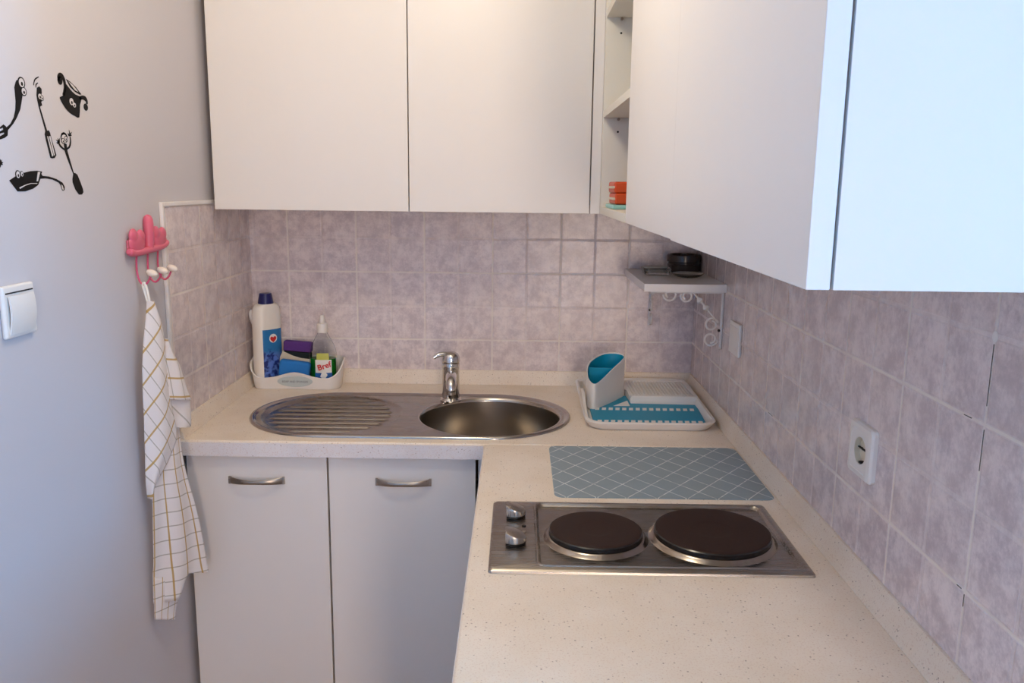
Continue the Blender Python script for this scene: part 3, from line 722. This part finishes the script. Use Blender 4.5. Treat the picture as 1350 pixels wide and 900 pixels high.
def oval(a, b_, th, p=.8):
    cs, sn = math.cos(th), math.sin(th)
    return a*math.copysign(abs(cs)**p, cs), b_*math.copysign(abs(sn)**p, sn)
def bottle_surf(cx, cy, rot, prof, a, b_, th0=0., th1=2*PI, nu=48, off=0., z0=None, z1=None, p=.8, nv=None):
    """prof [(z, ka, kb)]; patch between th0..th1 (and z0..z1)"""
    cr, sr = math.cos(rot), math.sin(rot)
    def at(z):
        for (za, ka, kb), (zb_, kc, kd) in zip(prof, prof[1:]):
            if za <= z <= zb_ or zb_ == prof[-1][0]:
                t_ = 0 if zb_ == za else min(1, max(0, (z-za)/(zb_-za))); return ka+(kc-ka)*t_, kb+(kd-kb)*t_
    zs = [q[0] for q in prof] if z0 is None else [z0+(z1-z0)*i/8 for i in range(9)]
    def f(u, v):
        j = v*(len(zs)-1); z = zs[int(round(j))]; ka, kb = (prof[int(round(j))][1:] if z0 is None else at(z))
        x, y = oval(a*ka+off, b_*kb+off, th0+(th1-th0)*u, p)
        return Vector((cx+x*cr-y*sr, cy+x*sr+y*cr, z))
    return f, nu, len(zs)-1
ZF = H+.0064
# scouring-cream bottle
c = thing('cleaner_bottle', 'tall white cleaner bottle with navy cap and blue label standing in the caddy', 'bottle', (.063, -.066, ZF))
pf = [(ZF, 0, 0), (ZF, .88, .85), (ZF+.004, .96, .96), (ZF+.01, 1, 1), (ZF+.19, 1, 1), (ZF+.215, .98, .97), (ZF+.228, .9, .9), (ZF+.236, .74, .8), (ZF+.2385, .6, .78), (ZF+.2385, .45, .7)]
rot = math.radians(54); bx_, by_ = .0615, -.066
mb = MB(); mb.surf(*bottle_surf(bx_, by_, rot, pf, .043, .029)); bo = obj('bottle_body', mb, M['bottle'], c)
b = MB(); b.lathe([(.0215, ZF+.238), (.0220, ZF+.241), (.0175, ZF+.266), (.0165, ZF+.268), (0, ZF+.268)], bx_, by_, 32); obj('cap', b, M['navy'], c)
mb = MB(); mb.surf(*bottle_surf(bx_, by_, rot, pf, .043, .029, math.radians(226), math.radians(316), 20, .0005, ZF+.008, ZF+.166)); lb = obj('label_print', mb, M['lab_b'], bo, label='blue printed label')
nd = Vector((math.sin(rot), -math.cos(rot), 0))
FL = lambda u, z, o_=.0009: Matrix.Translation((bx_+math.cos(rot)*u+nd.x*(.029+o_), by_+math.sin(rot)*u+nd.y*(.029+o_), z)) @ Matrix.Rotation(rot, 4, 'Z') @ Matrix.Rotation(PI/2, 4, 'X')
b = MB()
b.lathe([(0, 0), (.0135, 0), (.0135, .0006), (0, .0006)], 0, 0, 24, Matrix.Diagonal((1, .95, 1, 1))); bmesh.ops.transform(b.bm, matrix=FL(-.002, ZF+.140), verts=b.bm.verts); obj('white_emblem', b, M['whitep'], bo)
b = MB(); hp_ = [(0, -.008), (.006, -.003), (.0085, .001), (.007, .005), (.0035, .006), (0, .0035), (-.0035, .006), (-.007, .005), (-.0085, .001), (-.006, -.003)]
b.prism([(q[0]*1.25, q[1]*1.25) for q in hp_], 2, .0005, .0012); bmesh.ops.transform(b.bm, matrix=FL(-.002, ZF+.138), verts=b.bm.verts); obj('red_heart', b, M['red'], bo)
# dish soap
c = thing('dish_soap_bottle', 'clear squeeze bottle of green dish soap with white cap in the caddy', 'bottle', (.222, -.066, ZF))
sx_, sy_ = .2235, -.066
pf = [(ZF, 0, 0), (ZF, .86, .84), (ZF+.004, .97, .97), (ZF+.01, 1, 1), (ZF+.085, 1, 1), (ZF+.105, .93, .96), (ZF+.122, .78, .86), (ZF+.137, .58, .70), (ZF+.148, .42, .58), (ZF+.154, .35, .55), (ZF+.165, .35, .55)]
mb = MB(); mb.surf(*bottle_surf(sx_, sy_, 0, pf, .040, .0245, p=.9))
inner = [(z+(.0012 if i < 3 else 0), max(0, ka-.035) if i else 0, max(0, kb-.055) if i else 0) for i, (z, ka, kb) in enumerate(pf)]
fi, nu_, nv_ = bottle_surf(sx_, sy_, 0, inner, .040, .0245, p=.9)
mb.surf(lambda u, v: fi(1-u, v), nu_, nv_)
body = obj('clear_body', mb, M['clear'], c, label='clear plastic body')
lq = [(ZF+.0022, 0, 0), (ZF+.0022, .80, .76), (ZF+.006, .9, .88), (ZF+.012, .93, .90), (ZF+.080, .93, .90), (ZF+.080, 0, 0)]
mb = MB(); mb.surf(*bottle_surf(sx_, sy_, 0, lq, .040, .0245, p=.9)); obj('green_liquid', mb, M['green'], c)
b = MB(); b.lathe([(.0150, ZF+.156), (.0160, ZF+.158), (.0155, ZF+.180), (.0130, ZF+.183), (.0072, ZF+.184), (.0066, ZF+.203), (.0045, ZF+.206), (0, ZF+.206)], sx_, sy_, 28); obj('cap', b, M['white'], c)
def soap_patch(name, mat, t0, t1, z0, z1, off):
    mb = MB(); mb.surf(*bottle_surf(sx_, sy_, 0, pf, .040, .0245, math.radians(t0), math.radians(t1), 18, off, z0, z1, p=.9)); return obj(name, mb, mat, body)
soap_patch('label_top', M['lime'], 252, 300, ZF+.078, ZF+.098, .0005)
soap_patch('label_middle', M['whitep'], 246, 312, ZF+.040, ZF+.0785, .0006)
soap_patch('label_bottom', M['bluep'], 244, 314, ZF+.008, ZF+.0405, .0006)
b = MB(); b.prism([(.0, -.012), (.010, .004), (.004, .014), (-.006, .012), (-.011, .0)], 2, 0, .0005)
LM = lambda u, z: Matrix.Translation((sx_+.008+u, sy_-.0262, z)) @ Matrix.Rotation(math.radians(15), 4, 'Z') @ Matrix.Rotation(PI/2, 4, 'X')
bmesh.ops.transform(b.bm, matrix=LM(-.001, ZF+.030), verts=b.bm.verts); obj('label_flower', b, M['whitep'], body)
obj('label_lettering', text_mb('Bref', .023, LM(0, ZF+.060) @ Matrix.Rotation(math.radians(16), 4, 'Z'), .0004, .0006), M['red'], body, smooth=0)
# sponges and cloth
R8 = Matrix.Translation((.145, 0, .95)) @ Matrix.Rotation(math.radians(7), 4, 'Y') @ Matrix.Translation((-.145, 0, -.95))
b = MB(); b.box(.099, .188, -.0995, -.072, .9085, .981, .008, 3, R8)
o = obj('sponge', b, M['blue'], origin=(.145, -.085, ZF)); tag(o, 'blue sponge at the front of the caddy', 'sponge')
c = thing('sponge', 'purple sponge with dark scouring layer at the back of the caddy', 'sponge', (.14, -.042, ZF))
R4 = Matrix.Translation((.14, 0, .97)) @ Matrix.Rotation(math.radians(4), 4, 'Y') @ Matrix.Translation((-.14, 0, -.97))
b = MB(); b.box(.101, .183, -.057, -.030, 1.001, 1.031, .005, 3, R4); obj('foam', b, M['purple'], c)
b = MB(); b.box(.101, .181, -.057, -.030, .911, 1.0005, .004, 2, R4); obj('scouring_pad', b, M['scour'], c, label='dark scouring layer')
b = MB(); b.prism([(.092, ZF+.001), (.0945, .955), (.100, .988), (.107, 1.003), (.118, .998), (.135, .990), (.160, .983), (.186, .980), (.1925, .972), (.190, ZF+.001)], 1, -.0685, -.0605, .002, 2)
o = obj('dish_cloth', b, M['cloth'], origin=(.145, -.065, ZF)); tag(o, 'folded beige dish cloth between the blue and the purple sponge', 'cloth')
c = thing('dish_brush', 'white dish brush left of the cleaner bottle in the caddy', 'brush', (.030, -.05, ZF))
b = MB(); b.tube(smooth_pts([(.0300, -.050, ZF+.001), (.0225, -.050, .96), (.0200, -.050, 1.02), (.0205, -.050, 1.075)], 5), [.0042]*16, 10); obj('handle', b, M['white'], c)
b = MB(); b.ball((.0180, -.050, 1.098), .0105, .013, .026, 20, Matrix.Rotation(math.radians(-14), 4, 'Y')); obj('brush_head', b, M['white'], c)

# ------------------------------------------------------------------ corner shelf
c = thing('corner_shelf', 'small white wall shelf on scroll brackets in the back right corner', 'shelf', (1.21, -.19, 1.232))
b = MB(); b.box(1.105, W-.0048, -.385, -.0048, 1.232, 1.252, .0012); obj('board', b, M['white'], c)
M['wire'] = plain('white_iron', (232, 226, 224), .4)
def scroll(cx, cz, r, a0, turns, n_=26, shrink=.45):
    return [(cx+r*(1-shrink*i/n_)*math.cos(a0+turns*2*PI*i/n_), cz+r*(1-shrink*i/n_)*math.sin(a0+turns*2*PI*i/n_)) for i in range(n_+1)]
def bracket(mp, lab):
    mb = MB()
    for cx, cz, r, a0, tr in ((1.175, 1.2235, .0175, PI, 1.15), (1.217, 1.219, .0150, PI*.85, 1.25), (1.283, 1.1475, .0175, .3, 1.2), (1.283, 1.110, .0180, -.1, -1.25)):
        mb.tube([mp(x, min(z, 1.2300)) for x, z in scroll(cx, cz, r, a0, tr)], .0028, 8)
    mb.tube([mp(1.232, 1.2300), mp(1.262, 1.196), mp(1.300, 1.152)], .0024, 8)
    for x, z in ((1.2505, 1.2088), (1.2665, 1.1905)):
        ps = [mp(x+.0085*t_*.66, z-.0085*t_*.76) for t_ in (-1, -.5, 0, .5, 1)]
        mb.tube(ps, [.0028, .0065, .0085, .0065, .0028], 10)
    mb.tube([mp(1.3085, 1.231), mp(1.3085, 1.085)], .0042, 8); mb.tube([mp(1.125, 1.2290), mp(1.3085, 1.2290)], .0028, 8)
    br = obj('bracket', mb, M['wire'], c, label=lab)
    mb = MB(); mb.ball(mp(1.303, 1.132), .0038, .0038, .0038, 10); obj('screw', mb, M['gap'], br)
bracket(lambda x, z: (x, -.360, z), 'white scroll bracket on the right wall')
bracket(lambda x, z: (1.181, -(W-x), z), 'white scroll bracket on the back wall')
zs = 1.2524
c = thing('ashtray', 'dark brown round ashtray at the back of the corner shelf', 'ashtray', (1.264, -.062, zs))
b = MB(); b.lathe([(0, zs), (.043, zs), (.046, zs+.003), (.0465, zs+.020), (.0440, zs+.023), (.0440, zs+.026), (.0475, zs+.029), (.0475, zs+.046), (.0455, zs+.049), (.040, zs+.048), (.037, zs+.038), (.034, zs+.022), (0, zs+.020)], 1.264, -.062, 48); obj('bowl', b, M['brownt'], c)
b = MB(); b.lathe([(.012, zs+.0202), (.011, zs+.044), (.008, zs+.050), (0, zs+.051)], 1.264, -.062, 20); obj('centre_post', b, M['brownt'], c)
mb = MB(); bm = mb.bm
def GL(h, z, r): return [bm.verts.new((1.171+x, -.150+y, zs+z)) for x, y in rrect(-h, h, -h, h, r, 5)]
Ls = [GL(.030, 0, .008), GL(.034, .002, .01), GL(.038, .017, .012), GL(.0365, .019, .012), GL(.034, .018, .011), GL(.027, .006, .008)]
for A, B in zip(Ls, Ls[1:]): bridge(bm, A, B)
loop_fill(bm, [Ls[0]]); loop_fill(bm, [Ls[-1]]); bmesh.ops.recalc_face_normals(bm, faces=bm.faces)
tag(obj('glass_dish', mb, M['clearg'], origin=(1.171, -.15, zs)), 'small square clear glass dish on the left of the corner shelf', 'glass dish')
b = MB(); b.lathe([(0, zs+.0002), (.024, zs+.0002), (.036, zs+.004), (.044, zs+.0105), (.043, zs+.0115), (.035, zs+.006), (.023, zs+.0025), (0, zs+.0025)], 1.245, -.222, 40)
tag(obj('glass_saucer', b, M['clearg'], origin=(1.245, -.222, zs)), 'flat round clear glass saucer at the front of the corner shelf', 'glass saucer')

# ------------------------------------------------------------------ sockets and switch
def sq(bm, mp, h, d, r, n_=8): return [bm.verts.new(mp(u, v, d)) for u, v in rrect(-h, h, -h, h, r, n_)]
def ci(bm, mp, r, d, n_=8):
    # same vertex count and start as rrect: corner arcs unrolled to a circle
    out = []
    for q in range(4):
        for k in range(n_+1):
            t_ = math.radians(90*q+ (90*k/n_ if 0 else 90*(k+.5)/(n_+1))); out.append(bm.verts.new(mp(r*math.cos(t_), r*math.sin(t_), d)))
    return out
OY, OZ = -1.2575, 1.1065
c = thing('power_socket', 'white round-hole power socket on the tiles beside the hob', 'socket', (W-.005, OY, OZ))
mp = lambda u, v, d: (W-.0046-d, OY+u, OZ+v)
mb = MB(); bm = mb.bm
Ls = [sq(bm, mp, .041, 0, .009), sq(bm, mp, .041, .006, .009), sq(bm, mp, .0385, .0095, .008), sq(bm, mp, .031, .0105, .007), sq(bm, mp, .030, .0095, .006), ci(bm, mp, .0225, .0095), ci(bm, mp, .0205, .0085)]
for A, B in zip(Ls, Ls[1:]): bridge(bm, A, B)
bmesh.ops.recalc_face_normals(bm, faces=bm.faces); obj('cover_plate', mb, M['white'], c)
mb = MB(); bm = mb.bm
Ls = [ci(bm, mp, .0206, .0086), ci(bm, mp, .0198, .0005)]
bridge(bm, Ls[0], Ls[1]); loop_fill(bm, [Ls[1]]); bmesh.ops.recalc_face_normals(bm, faces=bm.faces)
wl = obj('socket_well', mb, M['cream'], c, label='cream recessed well')
mb = MB()
for du in (-.0095, .0095): mb.tube([(W-.0054, OY+du, OZ), (W-.0048, OY+du, OZ)], .0026, 12)
mb.box(W-.0085, W-.0052, OY-.0195, OY+.0195, OZ+.0005, OZ+.0018); mb.box(W-.0125, W-.0055, OY-.003, OY+.003, OZ-.0195, OZ-.0165)
obj('contact_hole', mb, M['gap'], wl)
c = thing('blank_cover_plate', 'white blank cover plate on the right wall tiles below the corner shelf', 'cover plate', (W-.005, -.502, 1.138))
b = MB(); b.box(W-.0125, W-.0046, -.546, -.458, 1.099, 1.177, .003); pl = obj('cover_plate', b, M['white'], c)
b = MB(); b.box(W-.0135, W-.0122, -.535, -.469, 1.109, 1.167, .0006); obj('inner_panel', b, M['white'], c)
c = thing('light_switch', 'white rocker light switch on the left wall at the left picture edge', 'switch', (.004, -1.162, 1.288))
b = MB(); b.box(.0003, .009, -1.204, -1.121, 1.247, 1.329, .004, 3); obj('cover_plate', b, M['white'], c)
mb = MB()
def rock(u, v):
    y = -1.196+u*.066; z = 1.2535+v*.060
    return Vector((.0098+.0065*(1-(2*v-1)**2)*.6+.003*v+.004*math.sin(u*PI)*.5, y, z))
mb.surf(rock, 14, 14); bm = mb.bm
bmesh.ops.solidify(bm, geom=bm.faces[:], thickness=.003)
rk = obj('rocker', mb, M['white'], c)
b = MB(); b.box(.0089, .0101, -1.199, -1.127, 1.3165, 1.3185); obj('rocker_gap', b, M['gap'], c)

# ------------------------------------------------------------------ hook rack with towel
c = thing('hook_rack', 'pink three-hook rack on the left wall with ivory knobs', 'hook rack', (.002, -.695, 1.34))
mb = MB()
mb.tube(smooth_pts([(.010, -.786, 1.350), (.011, -.76, 1.345), (.012, -.69, 1.347), (.011, -.63, 1.350), (.010, -.602, 1.357)], 6), [.0045, .0068, .0078, .0078, .0076]+[.0074]*19+[.0045], 12)
mb.box(.0004, .006, -.775, -.612, 1.342, 1.372, .0025)
pl = obj('back_plate', mb, M['pink'], c)
mb = MB(); mb.tube(smooth_pts([(.008, -.690, 1.348), (.010, -.689, 1.375), (.010, -.6875, 1.400), (.009, -.687, 1.420)], 5), [.0105]*6+[.0105]*5+[.010]*2+[.0085, .0065]+[.0025], 16)
obj('centre_post', mb, M['pink'], pl)
for yc, s in ((-.745, 1), (-.638, -1)):
    mb = MB(); mb.ball((.009, yc, 1.364), .0085, .035, .021, 20)
    mb.ball((.010, yc-.016, 1.378), .007, .016, .017, 16, Matrix.Rotation(.35, 4, 'X')); mb.ball((.010, yc+.016, 1.376), .007, .016, .015, 16, Matrix.Rotation(-.35, 4, 'X'))
    obj('petal', mb, M['pink'], pl)
for hy in (-.745, -.692, -.642):
    mb = MB()
    mb.tube(smooth_pts([(.008, hy, 1.348), (.0055, hy, 1.325), (.0055, hy, 1.302), (.010, hy, 1.285), (.0185, hy, 1.2785), (.027, hy, 1.285), (.033, hy, 1.297)], 6), .0021, 10)
    hk = obj('hook', mb, M['pinkw'], c)
    mb = MB(); mb.ball((.036, hy-.001, 1.303), .0125, .0085, .0075, 18, Matrix.Rotation(math.radians(20), 4, 'Y')); obj('knob', mb, M['ceramic'], hk, label='ivory knob')

P0 = Vector((.030, -.760, 0)); dv = Vector((.09, .15, 0)).normalized(); nv = Vector((dv.y, -dv.x, 0))
def rowat(R, t_):
    j = t_*(len(R)-1); i = min(int(j), len(R)-2); f = j-i
    def cr(k):
        a, b_, c_, d = R[max(0, i-1)][k], R[i][k], R[i+1][k], R[min(len(R)-1, i+2)][k]
        return .5*(2*b_+(c_-a)*f+(2*a-5*b_+4*c_-d)*f*f+(3*b_-a-3*c_+d)*f**3)
    return cr(0), cr(1), cr(2), cr(3)
def tlayer(mb, key, depth, uvf, nu=16, nv_=44, tmax=None, wave=(.003, 2., 3.), bulge=.008):
    R = D['towel_'+key]
    def sz(u, v):
        t_ = v*(tmax(u) if tmax else 1.)
        zl, sl, srr, zr_ = rowat(R, t_)
        return sl+(srr-sl)*u, zl+(zr_-zl)*u, t_
    def f(u, v):
        s, z, t_ = sz(u, v)
        wob = wave[0]*math.sin(u*2*PI*wave[1]+t_*wave[2]) * (.3+.7*t_)+bulge*math.sin(PI*u)
        q = P0+dv*s+nv*(depth(u, v)+wob); q.z = z
        q.x = max(q.x, .0065)
        return q
    def uv(u, v):
        s, z, t_ = sz(u, v); return uvf(s, z, u, t_)
    mb.surf(f, nu, nv_, uv)
def pxy(s, z): return 560.3*s-43.1*z+248.3, -120.6*s-616.3*z+1166.1
def uvA(s, z, u, v): x, y = pxy(s, z); return ((x*48+y*27)/1107-.15, (x*40-y*25)/675+.11)
def uvB(s, z, u, v): x, y = pxy(s, z); return (u*3.45-.06, (y+u*6)/19.5)
def uvC(s, z, u, v): x, y = pxy(s, z); return (y/25+.16, (x-214-.2*(y-480))/14+.1)
def uvD(s, z, u, v): x, y = pxy(s, z); return (.5, (x-y)/34+.2)
def tb(u):
    pts = [(0, .992), (.36, .965), (.5, .905), (.62, .865), (1, .852)]
    for (a, b_), (c_, d) in zip(pts, pts[1:]):
        if u <= c_: return b_+(d-b_)*(u-a)/(c_-a)
    return pts[-1][1]
mb = MB(); mb.uv = True
tlayer(mb, 'B', lambda u, v: .004, uvB, 30, 60, tb, (.006, 1.7, 4.), .006)
tlayer(mb, 'E', lambda u, v: .001, uvB, 14, 10, None, (.001, 1, 2.), .003)
tlayer(mb, 'D', lambda u, v: .010, uvD, 12, 18, None, (.002, 1.5, 2.), .004)
tlayer(mb, 'A', lambda u, v: .012+.006*math.sin(PI*v), uvA, 18, 60, None, (.002, 1.5, 5.), .012)
tlayer(mb, 'C', lambda u, v: .018, uvC, 12, 26, None, (.0015, 1.5, 3.), .006)
c = thing('tea_towel', 'white tea towel with ochre checks hanging from the pink hook rack', 'towel', (.03, -.745, .55))
o = obj('cloth', mb, M['towel'], c, smooth=180)
md = o.modifiers.new('thickness', 'SOLIDIFY'); md.thickness = .0016; md.offset = 0
mb = MB()
mb.tube(smooth_pts([(.0300, -.7525, 1.243), (.026, -.7490, 1.262), (.0215, -.7458, 1.277), (.0185, -.7450, 1.2822), (.0155, -.7448, 1.277), (.020, -.7465, 1.262), (.026, -.7520, 1.245)], 5), .0030, 8)
obj('hanging_loop', mb, M['whitep'], c)

# ------------------------------------------------------------------ wall stickers
def ell(cy, cz, ry, rz, n_=28): return [(cy+ry*math.cos(2*PI*i/n_), cz+rz*math.sin(2*PI*i/n_)) for i in range(n_)]
def strip(pts, r, n_=4):
    P = [Vector(p) for p in smooth_pts([(p[0], p[1], 0) for p in pts], n_)]
    L, Rr = [], []
    for i, p in enumerate(P):
        d = (P[min(i+1, len(P)-1)]-P[max(0, i-1)]).normalized(); nn_ = Vector((-d.y, d.x, 0)); k = r*(1-.35*abs(2*i/(len(P)-1)-1))
        L.append(tuple((p+nn_*k).to_2d())); Rr.append(tuple((p-nn_*k).to_2d()))
    return L+Rr[::-1]
X0 = .0003
def flat(mb, poly, k=1): mb.prism(poly, 0, X0, X0+.0004*k); return mb
KA, KB = (.000315, .000178), (.000235, .000133)
def eyes(root, key, K):
    for (p, rx, rz) in D[key]:
        b = flat(MB(), ell(p[0], p[1], rx*K[0]*1.05, rz*K[1]*1.05), 1.25); ring = obj('eye', b, M['black'], root, smooth=0)
        b = flat(MB(), ell(p[0], p[1], rx*K[0]*.76, rz*K[1]*.80), 1.7); obj('eye_white', b, M['eyew'], ring, smooth=0)
        b = flat(MB(), ell(p[0]+rx*K[0]*.05, p[1]-rz*K[1]*.2, rx*K[0]*.30, rz*K[1]*.36), 2.2); obj('pupil', b, M['black'], ring, smooth=0)
def sticker(name, label, parts, whites, ek, K, loc):
    c = thing(name, label, 'wall sticker', (X0, loc[0], loc[1]), 'black kitchen utensil stickers')
    mb = MB()
    for p in parts: flat(mb, p)
    obj('silhouette', mb, M['black'], c, smooth=0)
    if whites:
        for p in whites: obj('highlight', flat(MB(), p, 1.5 if ek != 'spoon_eyes' else 1.12), M['eyew'], c, smooth=0)
    if ek: eyes(c, ek, K)
def sm(P, k=3): return [tuple(p.to_2d()) for p in smooth_pts([(a, b_, 0) for a, b_ in P], k, True)]
e_ = lambda q, K: ell(q[0][0], q[0][1], q[1]*K[0], q[2]*K[1])
sticker('fork_sticker', 'black sticker of a bent fork with eyes, top left on the wall', [D['fork']], None, 'fork_eyes', KA, D['fork'][12])
sticker('spatula_sticker', 'black sticker of a slotted spatula with motion lines at its head', [D['spat']]+[strip(p, .0011) for p in D['spat_lines']], D['spat_slots'], 'spat_eyes', KA, D['spat'][12])
sticker('pot_sticker', 'black sticker of a tilted two-handled pot with eyes', [sm(D['pot'], 2), D['pot_rim'], strip(D['pot_h1'], .0045), strip(D['pot_h2'], .0042), e_(D['pot_b1'], KA), e_(D['pot_b2'], KA)], [D['pot_rim_gap']], 'pot_eyes', KA, D['pot'][8])
sticker('spoon_sticker', 'black sticker of a spoon figure with raised arms', [D['spoon'], e_(D['spoon_head'], (KA[0]*.9, KA[1]*.95)), D['spoon_hair']]+[strip(p, .0022) for p in D['spoon_arms']]+D['spoon_hands'], [ell(D['spoon_head'][0][0], D['spoon_head'][0][1]-.001, 28*KA[0], 38*KA[1])], 'spoon_eyes', KA, D['spoon'][8])
sticker('pan_sticker', 'black sticker of a frying pan with eyes, lowest on the wall', [D['pan']], D['pan_hl'], 'pan_eyes', KB, D['pan'][26])
sticker('hand_sticker', 'black sticker of a small open hand cut off by the left picture edge', [D['hand']], None, None, KB, D['hand'][0])

# ------------------------------------------------------------------ light: daylight through window_1 and window_2, warm ceiling lamp
w = bpy.data.worlds.new('sky'); SC.world = w; w.use_nodes = True
wt = w.node_tree; bg = wt.nodes['Background']; bg.inputs[1].default_value = 1.
tc = wt.nodes.new('ShaderNodeTexCoord'); sx = wt.nodes.new('ShaderNodeSeparateXYZ'); wt.links.new(tc.outputs['Generated'], sx.inputs[0])
ad = wt.nodes.new('ShaderNodeMath'); ad.operation = 'ADD'; wt.links.new(sx.outputs[0], ad.inputs[0]); wt.links.new(sx.outputs[1], ad.inputs[1])
mr = wt.nodes.new('ShaderNodeMapRange'); wt.links.new(ad.outputs[0], mr.inputs[0]); mr.inputs[1].default_value = -.35; mr.inputs[2].default_value = .1
mx = wt.nodes.new('ShaderNodeMix'); mx.data_type = 'RGBA'; wt.links.new(mr.outputs[0], mx.inputs[0])
mx.inputs[6].default_value = SKY_R + (1,); mx.inputs[7].default_value = SKY_E + (1,)     # warm rear, blue side: tints made up to colour each window's light
wt.links.new(mx.outputs[2], bg.inputs[0])
def portal(name, loc, rot, sx, sy):
    l = bpy.data.lights.new(name, 'AREA'); l.shape = 'RECTANGLE'; l.size = sx; l.size_y = sy; l.cycles.is_portal = True
    o = bpy.data.objects.new(name, l); COL.objects.link(o); o.location = loc; o.rotation_euler = rot
portal('window_portal', (XR+.11, (WY0+WY1)/2, (WZ0+WZ1)/2), (0, PI/2, 0), WZ1-WZ0, WY1-WY0)
portal('rear_portal', ((DX0+DX1)/2, YR-.11, (DZ0+DZ1)/2), (PI/2, 0, 0), DX1-DX0, DZ1-DZ0)
for nm, loc, e, col, r in LAMPS:
    l = bpy.data.lights.new(nm, 'POINT'); l.energy = e; l.color = col; l.shadow_soft_size = r
    o = bpy.data.objects.new(nm, l); COL.objects.link(o); o.location = loc

# ------------------------------------------------------------------ camera
cam = bpy.data.cameras.new('camera'); co = bpy.data.objects.new('camera', cam); COL.objects.link(co)
cam.sensor_width = 36; cam.sensor_fit = 'HORIZONTAL'; cam.lens = 1101.786*36/1350; cam.clip_start = .02
R3 = [(.99990211, .00791535, .01153754), (-.01279856, .18422489, .98280079), (-.00565371, .98285225, -.18430816)]
Mx = Matrix(((R3[0][0], R3[1][0], -R3[2][0], .7893), (R3[0][1], R3[1][1], -R3[2][1], -2.45758), (R3[0][2], R3[1][2], -R3[2][2], 1.49044), (0, 0, 0, 1)))
co.matrix_world = Mx; SC.camera = co
vs = SC.view_settings; vs.view_transform = 'Standard'; vs.look = 'None'; vs.exposure = EXPO; vs.gamma = 1; vs.use_curve_mapping = False
SC.cycles.max_bounces = 12; SC.cycles.transmission_bounces = 10; SC.cycles.use_denoising = True
SC.cycles.sample_clamp_indirect = 8
